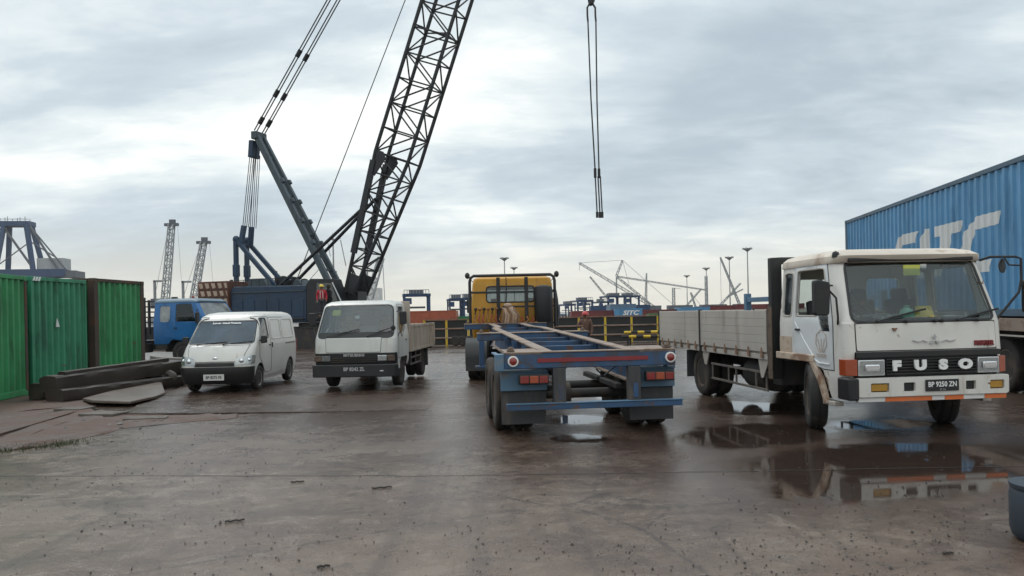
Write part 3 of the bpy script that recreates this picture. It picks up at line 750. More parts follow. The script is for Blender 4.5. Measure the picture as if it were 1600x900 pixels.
MB().bx(-2.42, -.02, .1, 12.1, 1.20, 1.445).build('deck', 'rusty_deck', hl, .01)
for x in (-.75, -1.7): MB().bx(x - .07, x + .07, .3, 12.0, .82, 1.2).build('beam', 'chassis_dark', hl)
MB().bx(-.06, -.03, 1.0, 11.8, 1.10, 1.13).build('side_rail', 'aluminium', hl)
MB().bx(-2.0, -.4, 4.6, 7.4, .55, 1.0).build('tool_box', 'chassis_dark', hl, .02)
for y in (1.6, 2.9, 9.15, 10.45):
    for x, o_ in ((-.32, 1), (-2.12, -1)): wheel(hl, x, y, .52, .27, o_, 'rubber_muddy', 'rim_grey', dual=True)
    MB().tube((-2.1, y, .52), (-.35, y, .52), .07, n=10).build('axle', 'chassis_dark', hl)


# ------------------------------------------------------------------ big white flatbed lorry
def seat(parent, x, y, z, mat='seat_dark', w=.5):
    o = MB(); o.box((x, y, z + .08), (w, .48, .16)); o.box((x, y + .24, z + .42), (w * .95, .13, .62), (-.18, 0, 0)); o.box((x, y + .31, z + .80), (w * .5, .09, .18), (-.18, 0, 0)); return o.build('seat', mat, parent, .03)


def steering(parent, x, y, z, r=.21, tilt=.9):
    m = MB(); e = Euler((tilt, 0, 0)).to_matrix(); pts = [Vector((x, y, z)) + e @ Vector((r * math.cos(t), r * math.sin(t), 0)) for t in [2 * math.pi * i / 20 for i in range(20)]]
    m.pipe(pts, .016, 7, True)
    for a in (.3, 2.84, 4.71): m.tube((x, y, z), Vector((x, y, z)) + e @ Vector((r * math.cos(a), r * math.sin(a), 0)), .012, n=6)
    m.tube((x, y, z), Vector((x, y, z)) + e @ Vector((0, 0, -.35)), .03, n=8); return m.build('steering_wheel', 'black_plastic', parent)


def wiper(parent, p, q, blade=.5):
    m = MB(); p, q = Vector(p), Vector(q); m.bar(p, q, .018, .012); d = (q - p).normalized(); m.bar(q - d * blade * .5, q + d * blade * .5, .014, .025); m.ball(p, .022, 8, 6); return m.build('wiper', 'black_plastic', parent)


F = thing('flatbed_lorry', 'large dirty white flatbed lorry with black grille, dropside bed and driver', 'lorry', (5.45, 10.1, 0), R(6))
lv = [(.50, .07, 1.95, 1.08, .12, .06, .03), (.80, .03, 1.95, 1.11, .12, .06, .03), (1.13, 0, 1.95, 1.12, .12, .06, .03), (1.50, .03, 1.95, 1.12, .12, .06, .03), (1.56, .05, 1.95, 1.115, .12, .06, .03),
      (2.36, .36, 1.93, 1.05, .12, .07, .03), (2.40, .35, 1.92, 1.04, .13, .08, .03)]
base = shell(lv)
body = base.copy()
WS = rpoly([(-.985, 1.54), (.985, 1.54), (.905, 2.325), (-.905, 2.325)], .09)
WA = rpoly([(.455, 1.62), (1.38, 1.62), (1.38, 2.26), (.635, 2.26)], .04); WB = [(.40, 1.40), (.62, 1.40), (.74, 1.622), (.452, 1.622)]
WQ = rpoly([(1.54, 1.62), (1.80, 1.62), (1.80, 2.24), (1.54, 2.24)], .05)
ARCH = [(.42, .40), (.62, .86), (.95, .985), (2.1, .975), (2.1, .40)]
DOOR = [(.33, .885), (.60, .885), (1.46, 1.03), (1.46, 2.33), (.565, 2.33), (.33, 1.50)]
hole(body, WS, 'y', -1)
bmd = {}
for s in (-1, 1):
    for w in (WA, WB, WQ): hole(body, w, 'x', s)
    hole(body, ARCH, 'x', s)
hole(body, [(-1.2, .40), (1.2, .40), (1.2, .97), (-1.2, .97)], 'y', 1)
RW = [rpoly([(a, 1.66), (a + .55, 1.66), (a + .55, 2.16), (a, 2.16)], .08) for a in (-.86, .31)]
for w in RW: hole(body, w, 'y', 1)
# top faces of the shell are left to the roof part
bmesh.ops.delete(body, geom=[f for f in body.faces if f.normal.z > .9 and f.calc_center_median().z > 2.38], context='FACES')
surf(body, 'cab_body', 'white_truck', F, 0, .035)
roof = shell([(2.325, .31, 1.955, 1.072, .14, .08, .03), (2.385, .28, 1.95, 1.065, .14, .08, .03), (2.42, .27, 1.95, 1.06, .16, .09, .03), (2.475, .34, 1.92, 1.0, .18, .10, .05), (2.515, .50, 1.85, .88, .18, .12, .05), (2.53, .75, 1.7, .65, .18, .15, .05)])
surf(roof, 'cab_roof', 'cream_roof', F, 0, .02)
MB().bx(-.9, .9, .295, .34, 2.335, 2.385).build('sun_visor', 'black_plastic', F, .01)
wsg = surf(patch(base, WS, 'y', -1), 'windshield', 'glass_clear', F, -.012, .006)
surf(ring(base, WS, 'y', -1, .035), 'gasket', 'black_plastic', wsg, .006, .012)
for w in RW: surf(patch(base, w, 'y', 1), 'rear_window', 'glass_clear', F, -.01, .006)
for s in (-1, 1):
    d = patch(base, DOOR, 'x', s); hole(d, WA, 'x', s); hole(d, WB, 'x', s); d_o = surf(d, 'door', 'door_white' if s < 0 else 'white_truck', F, .010, .02)
    surf(ring(base, DOOR, 'x', s, .012), 'door_seam', 'seam', d_o, .004, .008)
    bmG = patch(base, WB, 'x', s)
    if s > 0: bmG = join_bm(bmG, patch(base, WA, 'x', s))
    surf(bmG, 'door_window', 'glass_side', d_o, -.008, .006)
    gk = ring(base, WA, 'x', s, .022); surf(hole(gk, [(.47, 1.5), (.72, 1.5), (.745, 1.63), (.47, 1.63)], 'x', s), 'window_frame', 'aluminium', d_o, .014, .012)
    wq = surf(patch(base, WQ, 'x', s), 'quarter_window', 'glass_side', F, -.01, .006); surf(ring(base, WQ, 'x', s, .025), 'gasket', 'aluminium', wq, .006, .01)
    MB().bx(s * 1.125 - .012, s * 1.125 + .03 * s, 1.22, 1.36, 1.395, 1.425).build('handle', 'black_plastic', d_o, .006)
    MB().pipe([(s * 1.127, 1.40, 1.52), (s * 1.127, 1.12, 1.26), (s * 1.127, .80, .99), (s * 1.127, .70, .955), (s * 1.127, .42, .955)], .013, 6).build('crease', 'door_white', d_o)
    MB().bx(s * 1.135 - .02, s * 1.135 + .02, .82, 1.99, .955, 1.06).build('sill', 'rusty_cream', F, .012)
    MB().prism([(.86, 1.0), (1.0, 1.0), (.72, .70), (.56, .42), (.46, .42), (.62, .76)], 'x', s * 1.12 - .03, s * 1.12 + .03).build('arch_flare', 'rusty_cream', F, .01)
    MB().bx(s * 1.0, s * 1.13, .30, .62, .40, .46).build('step', 'aluminium', F, .008)
    surf(patch(base, [(1.52, 1.05), (1.92, 1.05), (1.92, 1.30), (1.52, 1.30)], 'x', s), 'corner_panel', 'rusty_cream', F, .006, .01)
# door emblem: a faint seven-sided outline over a stem with a line of writing
em = MB(); pts = [(-1.137, .62 + .155 * math.sin(t), 1.26 + .16 * math.cos(t)) for t in [2 * math.pi * i / 7 for i in range(7)]]
em.pipe(pts[:4] + [(-1.137, .665, 1.11)], .004, 5); em.pipe([(-1.137, .575, 1.11)] + pts[4:] + [pts[0]], .004, 5)
for dy in (-.05, 0, .05): em.pipe([(-1.137, .62 + dy * 1.8, 1.30), (-1.137, .62 + dy, 1.18), (-1.137, .62 + dy * .6, 1.11)], .0035, 5)
em.bx(-1.139, -1.135, .50, .76, 1.075, 1.085); em.bx(-1.139, -1.135, .50, .76, 1.05, 1.057)
em.build('door_emblem', 'canvas_tan', F)
surf(patch(base, rpoly([(-.965, 1.15), (.985, 1.15), (.985, 1.50), (-.965, 1.50)], .03), 'y', -1), 'hood', 'white_truck', F, .012, .012)
surf(ring(base, [(-.965, 1.15), (.985, 1.15), (.985, 1.50), (-.965, 1.50)], 'y', -1, .010), 'hood_seam', 'seam', F, .004, .006)
surf(patch(base, [(-1.11, 1.04), (-.985, 1.04), (-.985, 1.52), (-1.11, 1.52)], 'y', -1), 'corner_panel', 'white_truck', F, .010, .01)
surf(patch(base, [(-1.0, .80), (1.0, .80), (1.0, 1.135), (-1.0, 1.135)], 'y', -1), 'grille', 'black_plastic', F, .02, .02)
gr = MB()
for k in range(6): gr.bx(-.60, .66, -.045, -.015, .835 + k * .038, .850 + k * .038)
gr.bx(-1.0, 1.0, -.050, -.015, 1.062, 1.132); gr.build('grille_bar', 'black_steel', F, .003)
for ch, x in zip('FUSO', (-.47, -.14, .18, .49)): text('letter', ch, .165, 'text_white', F, (x, -.058, .945), sc=(1.35, 1, 1), depth=.012, bold=.012)
for x0, x1, s in ((-.985, -.62, -1), (.68, .985, 1)):
    hd = MB().bx(x0, x1, -.045, .0, .825, 1.035).build('headlight', 'lamp_silver', F, .012)
    MB().bx(x0 + .015, x1 - .015, -.056, -.047, .84, 1.02).build('lens', 'lens_clear', hd, .004)
    MB().bx((x0 + x1) / 2 - .10, (x0 + x1) / 2 + .10, -.075, -.046, .885, .975).build('bulb_housing', 'chrome', hd, .02)
    MB().prism(rpoly([(x1 + .005 if s > 0 else x0 - .005, -.04), (s * 1.125, .02), (s * 1.14, .17), (s * 1.09, .17), (x1 + .005 if s > 0 else x0 - .005, .02)], .02), 'z', .83, 1.04).build('indicator', 'orange_lens', F, .01)
bp = bmesh.new(); q = [bp.verts.new(c) for c in ((-1.03, -.13, .56), (1.03, -.13, .56), (1.03, -.13, .80), (-1.03, -.13, .80))]; bp.faces.new(q); bp.normal_update()
bp.faces.ensure_lookup_table()
if bp.faces[0].normal.y > 0: bmesh.ops.reverse_faces(bp, faces=bp.faces); bp.normal_update()
for a, b_ in ((-.87, -.62), (-.42, -.26), (.44, .58), (.78, .98)): hole(bp, rpoly([(a, .62), (b_, .62), (b_, .735), (a, .735)], .015), 'y', -1)
bo = surf(bp, 'bumper', 'white_truck', F, 0, .11, 0); bv = bo.modifiers.new('bevel', 'BEVEL'); bv.width = .012; bv.segments = 2
for a, b_ in ((-.87, -.62), (.78, .98)): MB().bx(a + .012, b_ - .012, -.115, -.05, .632, .723).build('fog_lamp', 'amber_lens', bo, .008)
for a, b_ in ((-.42, -.26), (.44, .58)): MB().bx(a - .01, b_ + .01, -.09, -.05, .58, .74).build('slot', 'plate_black', bo)
MB().bx(-1.17, -1.032, -.135, .16, .52, .805).build('bumper_end', 'black_plastic', F, .02); MB().bx(1.032, 1.08, -.10, .14, .56, .80).build('bumper_end', 'white_truck', F, .02)
pl = MB().bx(-.13, .33, -.148, -.136, .615, .765).build('number_plate', 'plate_black', F, .004)
text('plate_text', 'BP 9250 ZN', .092, 'text_white', pl, (.10, -.150, .70), sc=(.86, 1, 1.05), depth=.001, bold=.002); text('plate_text', '07 24', .035, 'text_grey', pl, (.10, -.150, .632), depth=.001)
va = MB().bx(-1.03, 1.03, -.10, -.03, .49, .557).build('valance', 'white_paint', F, .008)
for a, b_ in ((-.66, -.02), (.16, .42), (.72, 1.02)): MB().bx(a, b_, -.108, -.101, .495, .55).build('reflector', 'orange_paint', va)
# worn three-diamond badge with wings, and the red model script
bd = MB()
for a in (0, 2.094, 4.189):
    ca = [Vector((math.sin(a) * r - math.cos(a) * o_, 0, math.cos(a) * r + math.sin(a) * o_)) for r, o_ in ((.008, 0), (.045, .022), (.082, 0), (.045, -.022))]
    bd.add([(c.x + .09, -.034, c.z + 1.265) for c in ca] + [(c.x + .09, -.02, c.z + 1.265) for c in ca], [(0, 1, 2, 3), (0, 4, 5, 1), (1, 5, 6, 2), (2, 6, 7, 3), (3, 7, 4, 0)])
bd.build('badge', 'text_grey', F)
for s in (-1, 1): MB().pipe([(.09 + s * .10, -.018, 1.245), (.09 + s * .16, -.018, 1.27), (.09 + s * .22, -.016, 1.25), (.09 + s * .30, -.012, 1.27)], .007, 5).build('badge_wing', 'text_grey', F)
text('model_script', 'FIGHTER', .085, 'red_paint', F, (.80, .022, 1.215), depth=.036, bold=.004, sc=(.82, 1, 1))
MB().prism([(-.48, 1.44), (-.41, 1.44), (-.45, 1.395)], 'y', -.012, .02).build('chip', 'rusty_cream', F)
wiper(F, (-.70, -.015, 1.53), (-.25, .02, 1.625), .55); wiper(F, (.42, -.015, 1.53), (.82, .03, 1.615), .5)
for x in (-.28, .12, .22, .72): MB().ball((x, 0, 1.525), .028, 8, 6).build('washer_nozzle', 'black_plastic', F)
ma = MB().pipe([(-1.10, .36, 2.02), (-1.30, .22, 2.02), (-1.34, .20, 1.98)], .014, 7).pipe([(-1.12, .20, 1.50), (-1.16, .12, 1.60), (-1.18, .12, 1.85), (-1.30, .16, 2.0)], .014, 7).build('mirror_arm', 'black_steel', F)
MB().prism(rpoly([(-1.47, 1.62), (-1.27, 1.62), (-1.25, 2.06), (-1.47, 2.10)], .05), 'y', .12, .22).build('mirror', 'black_plastic', ma, .015)
ma = MB().pipe([(1.04, .36, 2.33), (1.10, .24, 2.37), (1.38, .12, 2.36), (1.44, .10, 2.33), (1.44, .10, 2.05), (1.40, .10, 1.88), (1.13, .20, 1.50)], .017, 8).pipe([(1.25, .17, 2.36), (1.28, .12, 2.25), (1.42, .10, 2.24)], .012, 7).pipe([(1.43, .1, 1.98), (1.52, .1, 1.98)], .014, 7).build('mirror_arm', 'black_steel', F)
o = MB().lathe([(.0001, .035), (.06, .03), (.095, .012), (.10, 0), (.0001, -.004)], (0, 0, 0), 'y', 18).build('round_mirror', 'black_plastic', ma); o.location = (1.22, .16, 2.24); o.rotation_euler = (0, .6, .5); o.scale = (1, 1, 1)
MB().prism(rpoly([(1.47, 1.60), (1.68, 1.60), (1.68, 2.05), (1.47, 2.05)], .05), 'y', .06, .15).build('mirror', 'black_plastic', ma, .015)
MB().lathe([(.05, 0), (.05, .03), (.04, .07), (.0001, .09)], (-1.02, .40, 2.40), 'z', 12).build('marker_lamp', 'black_plastic', F)
# inside of the cab
MB().bx(-1.06, 1.06, .12, 1.9, .96, 1.03).build('cab_floor', 'interior', F)
MB().prism([(.08, 1.03), (.08, 1.50), (.30, 1.555), (.46, 1.52), (.55, 1.40), (.50, 1.03)], 'x', -1.0, 1.0).build('dashboard', 'dash_grey', F, .02)
seat(F, -.62, 1.25, 1.10); seat(F, .62, 1.25, 1.10); seat(F, 0, 1.30, 1.10, w=.45)
steering(F, -.62, .62, 1.62)
MB().bx(.0, .24, .306, .31, 2.12, 2.26).build('permit_sticker', 'paper_yellow', F, loc=(-.10, .02, .02), rot=(-.0, 0, 0))
MB().bx(.25, .34, .325, .33, 2.21, 2.27).build('permit_sticker', 'cont_white', F, loc=(-.10, .01, .02))
MB().add([(.35, .12, 1.575), (.62, .14, 1.575), (.58, .28, 1.585), (.4, .27, 1.585)], [(0, 1, 2, 3)]).build('paper', 'white_paint', F)
# chassis and bed
for x in (-.42, .42): MB().bx(x - .04, x + .04, .5, 7.9, .62, .88).build('chassis_rail', 'chassis_dark', F)
for y in (2.6, 3.9, 5.2, 6.6, 7.7): MB().bx(-.42, .42, y - .05, y + .05, .66, .84).build('cross_member', 'chassis_dark', F)
MB().bx(-.45, .45, .45, 1.8, .45, .92).build('engine', 'chassis_dark', F, .05)
MB().tube((-.95, 1.1, .47), (.95, 1.1, .47), .06, n=10).build('axle', 'chassis_dark', F); MB().tube((-.9, 5.6, .47), (.9, 5.6, .47), .09, n=10).ball((0, 5.6, .47), .24, 12, 8).build('axle', 'chassis_dark', F)
for x, s in ((-.98, -1), (.98, 1)): wheel(F, x, 1.1, .475, .235, s, 'rubber', 'rim_rust', hub=.06, steer=R(-21)); wheel(F, x * .97, 5.6, .475, .235, s, 'rubber_muddy', 'rim_rust', hub=-.02, dual=True)
bd_ = MB(); bd_.bx(-1.13, 1.13, 2.24, 8.05, .965, 1.02); bd_.build('bed_floor', 'bed_wood', F)
MB().bx(-1.15, -1.10, 2.24, 8.05, .90, .985).bx(1.10, 1.15, 2.24, 8.05, .90, .985).bx(-1.1, 1.1, 8.0, 8.05, .9, .985).build('bed_frame', 'aluminium', F, .006)
for y in (2.7, 3.6, 4.5, 5.4, 6.3, 7.2): MB().bx(-1.08, 1.08, y - .04, y + .04, .885, .96).build('bed_bearer', 'chassis_dark', F)
for s in (-1, 1):
    for y0, y1 in ((2.27, 5.28), (5.40, 8.02)):
        pn = MB().bx(s * 1.145 - .008, s * 1.145 + .008, y0, y1, 1.02, 1.70).build('dropside', 'aluminium', F)
        for k in range(5): MB().bx(s * 1.157 - .012, s * 1.157 + .012, y0 + .01, y1 - .01, 1.028 + k * .1345, 1.028 + k * .1345 + .1305).build('plank', 'aluminium', pn, .003)
        MB().bx(s * 1.157 - .02, s * 1.157 + .02, y0, y0 + .035, 1.02, 1.705).bx(s * 1.157 - .02, s * 1.157 + .02, y1 - .035, y1, 1.02, 1.705).build('end_trim', 'aluminium', pn, .004)
        n = 6
        for k in range(n):
            y = y0 + .2 + (y1 - y0 - .4) * k / (n - 1); MB().prism([(y - .035, .93), (y + .035, .93), (y + .022, 1.07), (y, 1.10), (y - .022, 1.07)], 'x', s * 1.172 - .012, s * 1.172 + .012).build('hinge', 'fence_rust', pn, .004)
    for y in (2.20, 5.34, 8.08): MB().bx(s * 1.15 - .03, s * 1.15 + .03, y - .035, y + .035, .86, 1.73).build('stake', 'black_steel', F, .006)
    # side guard
    sg = MB(); sg.bx(s * 1.08 - .015, s * 1.08 + .015, 2.45, 4.95, .66, .70); sg.bx(s * 1.08 - .015, s * 1.08 + .015, 2.45, 4.95, .38, .42)
    for y in (2.5, 2.9, 3.75, 4.1, 4.9): sg.bx(s * 1.08 - .013, s * 1.08 + .013, y - .02, y + .02, .38, .70)
    sg.build('side_guard', 'rim_grey', F, .004)
    MB().prism([(2.3, .9), (2.7, .9), (2.6, .6), (2.52, .6)], 'x', s * 1.12 - .01, s * 1.12 + .01).build('bracket', 'aluminium', F); MB().prism([(4.95, .9), (5.35, .9), (5.2, .65), (5.1, .65)], 'x', s * 1.12 - .01, s * 1.12 + .01).build('bracket', 'aluminium', F)
    MB().bx(s * .75, s * 1.13, 6.25, 6.28, .32, .88).build('mudflap', 'mudflap', F)
MB().bx(-1.10, 1.10, 8.03, 8.06, 1.02, 1.70).build('tailgate', 'aluminium', F, .006)
hb = MB().bx(-1.17, -.99, 2.08, 2.19, .62, 2.52).bx(.99, 1.17, 2.08, 2.19, .62, 2.52).bx(-.99, .99, 2.08, 2.19, 2.42, 2.52).bx(-.99, .99, 2.1, 2.17, .95, 1.60)
for x in (-.33, .33): hb.bx(x - .03, x + .03, 2.1, 2.17, 1.6, 2.42)
hb.build('headboard', 'black_steel', F, .01); MB().bx(-1.185, -1.172, 2.06, 2.2, .62, 1.75).build('headboard_post', 'rim_rust', F)
MB().lathe([(.0001, 0), (.26, .0), (.28, .03), (.28, .77), (.26, .8), (.0001, .8)], (-.72, 2.9, .60), 'y', 20).build('fuel_tank', 'chassis_dark', F)
MB().bx(-1.0, -.6, 2.12, 2.45, .5, .9).build('battery_box', 'chassis_dark', F, .02); MB().bx(.5, 1.0, 2.4, 3.2, .5, .86).build('air_tank', 'chassis_dark', F, .02)

# things kept on the dashboard
fr = lambda x, y, z: F.matrix_basis @ Vector((x, y, z))
bpy.context.view_layer.update()
o = MB().lathe([(.15, 0), (.128, .004), (.125, .045), (.105, .10), (.06, .135), (.0001, .145)], (0, 0, 0), 'z', 20).bx(-.02, .02, -.11, .11, .08, .15).box((0, -.14, .008), (.15, .06, .012)).build('safety_helmet', 'helmet_yellow', bevel=.004)
o.location = fr(.12, .24, 1.572); o.rotation_euler = (0, 0, .4); tag(o, 'yellow safety helmet on the dashboard of the large white lorry', 'helmet')
o = MB().lathe([(.0001, 0), (.09, .005), (.10, .05), (.075, .11), (.03, .14), (.045, .165), (.0001, .16)], (0, 0, 0), 'z', 11).build('plastic_bag', 'bag_green')
for v in o.data.vertices: v.co += Vector((.016, .016, .01)) * noise.noise(v.co * 25)
o.location = fr(-.12, .24, 1.565); tag(o, 'pale green plastic bag beside the yellow helmet', 'bag')
o = MB(); rnd = random.Random(2)
for k in range(16):
    a = rnd.random() * 6.3; o.box((rnd.uniform(-.3, .3), rnd.uniform(-.07, .07), .015 + .03 * rnd.random()), (rnd.uniform(.06, .16), rnd.uniform(.05, .1), .02), (rnd.uniform(-.4, .4), rnd.uniform(-.4, .4), a))
o = o.build('papers', 'pane_pale', smooth=0); o.location = fr(-.58, .25, 1.56); tag(o, 'heap of crumpled wrappers and papers behind the windshield', 'papers')
# driver
J = dict(pel=(0, 0, 0), chest=(0, .04, .38), neck=(0, .04, .52), head0=(0, .02, .60), head1=(0, 0, .68), head2=(0, .01, .76),
         lsh=(.19, .04, .46), lel=(.24, -.16, .27), lwr=(.14, -.40, .36), lha=(.12, -.48, .38), rsh=(-.19, .04, .46), rel=(-.36, -.12, .36), rwr=(-.44, -.33, .40), rha=(-.46, -.42, .41),
         lhip=(.10, -.03, -.03), lkn=(.12, -.40, .02), lan=(.12, -.46, -.36), lto=(.12, -.58, -.40), rhip=(-.10, -.03, -.03), rkn=(-.12, -.40, .02), ran=(-.12, -.46, -.36), rto=(-.12, -.58, -.40))
pd = person('person', 'driver in a dark shirt seated in the large white lorry, forearm on the window', fr(-.62, 1.12, 1.40), R(6), J, 'shirt_dark', 'trousers', None, 'skin_dark')
hd = MB()
for k in range(4): hd.pipe([(-.475 + k * .017, -.44, .415), (-.48 + k * .019, -.50, .415 - .004 * k), (-.478 + k * .019, -.53, .39)], .0085, 6)
hd.pipe([(-.435, -.40, .41), (-.41, -.43, .42), (-.405, -.46, .41)], .009, 6); hd.build('hand', 'skin_dark', pd)
# blue pipe rack standing in the bed
rk = thing('pipe_rack', 'blue steel pipe rack standing in the white lorry bed behind its headboard', 'rack', fr(0, 0, 1.02), R(6))
for x in (-.95, .95):
    for y in (2.5, 3.5): MB().bx(x - .05, x + .05, y - .05, y + .05, 0, .97).build('post', 'trailer_light', rk, .008)
    MB().bx(x - .035, x + .035, 2.55, 3.45, .82, .90).build('rail', 'trailer_light', rk, .006)
for y in (2.5, 3.5): MB().bx(-.9, .9, y - .03, y + .03, .3, .36).build('rail', 'trailer_light', rk, .006)


# ------------------------------------------------------------------ white panel van
V = thing('panel_van', 'white panel van with black bumper and blind side panels', 'van', (-6.86, 17.62, .028), R(1))
lv = [(.22, .10, 3.94, .78, .20, .08, .05), (.42, .01, 4.0, .815, .22, .08, .07), (.60, .0, 4.03, .83, .22, .08, .07), (.74, .05, 4.04, .832, .22, .08, .07), (.90, .14, 4.04, .835, .22, .08, .08), (1.04, .28, 4.04, .83, .20, .08, .08),
      (1.10, .37, 4.04, .825, .18, .08, .08), (1.66, .98, 4.0, .755, .17, .09, .07), (1.76, 1.10, 3.97, .73, .18, .12, .07), (1.83, 1.28, 3.92, .66, .22, .15, .06), (1.87, 1.6, 3.8, .54, .22, .2, .03), (1.88, 2.0, 3.6, .35, .2, .2, 0)]
base = shell(lv, ns=20); body = base.copy()
WS = rpoly([(-.755, 1.135), (.755, 1.135), (.675, 1.645), (-.675, 1.645)], .05)
DW = rpoly([(.80, 1.16), (1.50, 1.24), (1.42, 1.70), (1.12, 1.70)], .05)
hole(body, WS, 'y', -1)
for s in (-1, 1):
    hole(body, DW, 'x', s)
    for y in (.74, 3.37): hole(body, [(y + .37 * math.cos(t), .27 + .38 * math.sin(t)) for t in [math.pi * i / 12 for i in range(13)]] + [(y - .37, .1), (y + .37, .1)], 'x', s)
surf(body, 'body', 'white_van', V, 0, .02)
w_ = surf(patch(base, WS, 'y', -1), 'windshield', 'glass_van', V, -.006, .005); surf(ring(base, WS, 'y', -1, .018), 'gasket', 'black_plastic', w_, .003, .006)
surf(patch(base, [(-1, .20), (1, .20), (1, .60), (-1, .60)], 'y', -1), 'bumper', 'black_plastic', V, .028, .03)
surf(patch(base, [(-.46, .61), (.46, .61), (.44, .70), (-.44, .70)], 'y', -1), 'grille', 'black_plastic', V, .012, .012)
MB().bx(-.42, .42, -.005, .02, .63, .645).bx(-.42, .42, .005, .03, .665, .675).build('grille_bar', 'chassis_dark', V)
surf(patch(base, rpoly([(-.60, .72), (.60, .72), (.70, 1.08), (-.70, 1.08)], .05), 'y', -1), 'hood', 'white_van', V, .007, .008)
surf(ring(base, [(-.60, .72), (.60, .72), (.70, 1.08), (-.70, 1.08)], 'y', -1, .010), 'hood_seam', 'seam', V, .003, .005)
o = MB().ball((0, .075, .80), .05, 14, 8, (1.4, .4, .6)).build('badge', 'chrome', V)
for s in (-1, 1):
    hl_ = surf(patch(base, rpoly([(s * .44, .635), (s * .84, .66), (s * .84, .86), (s * .70, .84), (s * .48, .80)], .04), 'y', -1), 'headlight', 'lamp_silver', V, .010, .012)
    surf(patch(base, rpoly([(s * .44, .635), (s * .84, .66), (s * .84, .86), (s * .70, .84), (s * .48, .80)], .04), 'y', -1), 'lens', 'lens_clear', hl_, .018, .004)
    MB().ball((s * .60, .07, .735), .055, 12, 8, (1, .6, 1)).ball((s * .75, .14, .75), .045, 12, 8, (1, .6, 1)).build('bulb_housing', 'chrome', hl_)
    d = patch(base, rpoly([(.70, .80), (1.14, .40), (1.58, .36), (1.60, 1.74), (1.10, 1.74), (.72, 1.12)], .05), 'x', s); hole(d, DW, 'x', s); do = surf(d, 'door', 'white_van', V, .006, .008)
    surf(ring(base, [(.70, .80), (1.14, .40), (1.58, .36), (1.60, 1.74), (1.10, 1.74), (.72, 1.12)], 'x', s, .012), 'door_seam', 'seam', do, .003, .005)
    surf(patch(base, DW, 'x', s), 'door_window', 'glass_side', do, -.004, .005); surf(ring(base, DW, 'x', s, .02), 'gasket', 'black_plastic', do, .009, .008)
    sd_ = surf(patch(base, rpoly([(1.63, .34), (2.92, .34), (2.92, 1.72), (1.63, 1.72)], .06), 'x', s), 'sliding_door', 'white_van', V, .006, .008); surf(ring(base, [(1.63, .34), (2.92, .34), (2.92, 1.72), (1.63, 1.72)], 'x', s, .012), 'door_seam', 'seam', sd_, .003, .005)
    for a, b_ in ((1.74, 2.56), (2.70, 3.72)): surf(ring(base, rpoly([(a, 1.20), (b_, 1.20), (b_ - .04, 1.66), (a + .02, 1.66)], .06), 'x', s, .03), 'blind_panel', 'white_van', V, .014, .014)
    MB().bx(s * .83 - .01, s * .83 + .01, 2.95, 3.85, 1.02, 1.05).build('slide_rail', 'rim_grey', V, .003)
    MB().bx(s * .845 - .012, s * .845 + .012, 1.44, 1.56, 1.03, 1.06).bx(s * .845 - .012, s * .845 + .012, 1.68, 1.72, .97, 1.10).build('handle', 'black_plastic', V, .005)
    surf(patch(base, [(1.12, .30), (2.98, .30), (2.98, .42), (1.12, .36)], 'x', s), 'sill', 'white_van', V, .010, .012)
    for y in (.74, 3.37): wheel(V, s * .735, y, .29, .17, s, 'rubber', 'rim_white', hub=.04)
    mr = MB().pipe([(s * .80, .80, 1.17), (s * .88, .74, 1.18)], .02, 6).build('mirror_arm', 'black_plastic', V); MB().prism(rpoly([(s * .86, 1.10), (s * 1.0, 1.12), (s * 1.0, 1.29), (s * .86, 1.29)], .03), 'y', .70, .78).build('mirror', 'black_plastic', mr, .012)
    MB().bx(s * .70, s * .84, 4.0, 4.06, .75, 1.12).build('tail_lamp', 'red_lens', V, .01)
pl = MB().bx(-.235, .235, -.045, -.033, .30, .44).build('number_plate', 'plate_white', V, .004)
text('plate_text', 'BP 8375 FE', .092, 'plate_black', pl, (0, -.047, .37), sc=(.86, 1, 1), depth=.001, bold=.002)
th_ = math.atan2(.56, .61); text('windshield_banner', 'Lancar Abadi Pratama', .085, 'text_white', V, (.0, .905, 1.605), rot=(math.pi / 2 - .83, 0, 0), depth=.001, bold=.002, sc=(.9, 1, 1))
wiper(V, (-.5, .34, 1.11), (-.08, .385, 1.145), .5); wiper(V, (.1, .34, 1.11), (.52, .395, 1.145), .5)
MB().bx(-.72, .72, .45, 3.9, .30, .36).bx(-.7, .7, .15, .6, .2, .5).build('underbody', 'chassis_dark', V)
MB().prism([(.42, .5), (.42, 1.02), (.62, 1.1), (.85, .98), (.9, .5)], 'x', -.72, .72).build('dashboard', 'dash_grey', V, .02)
seat(V, -.38, 1.35, .62); seat(V, .38, 1.35, .62); steering(V, -.38, .98, 1.10, .18)
MB().bx(-.72, .72, 1.95, 1.98, .4, 1.72).build('bulkhead', 'interior', V)

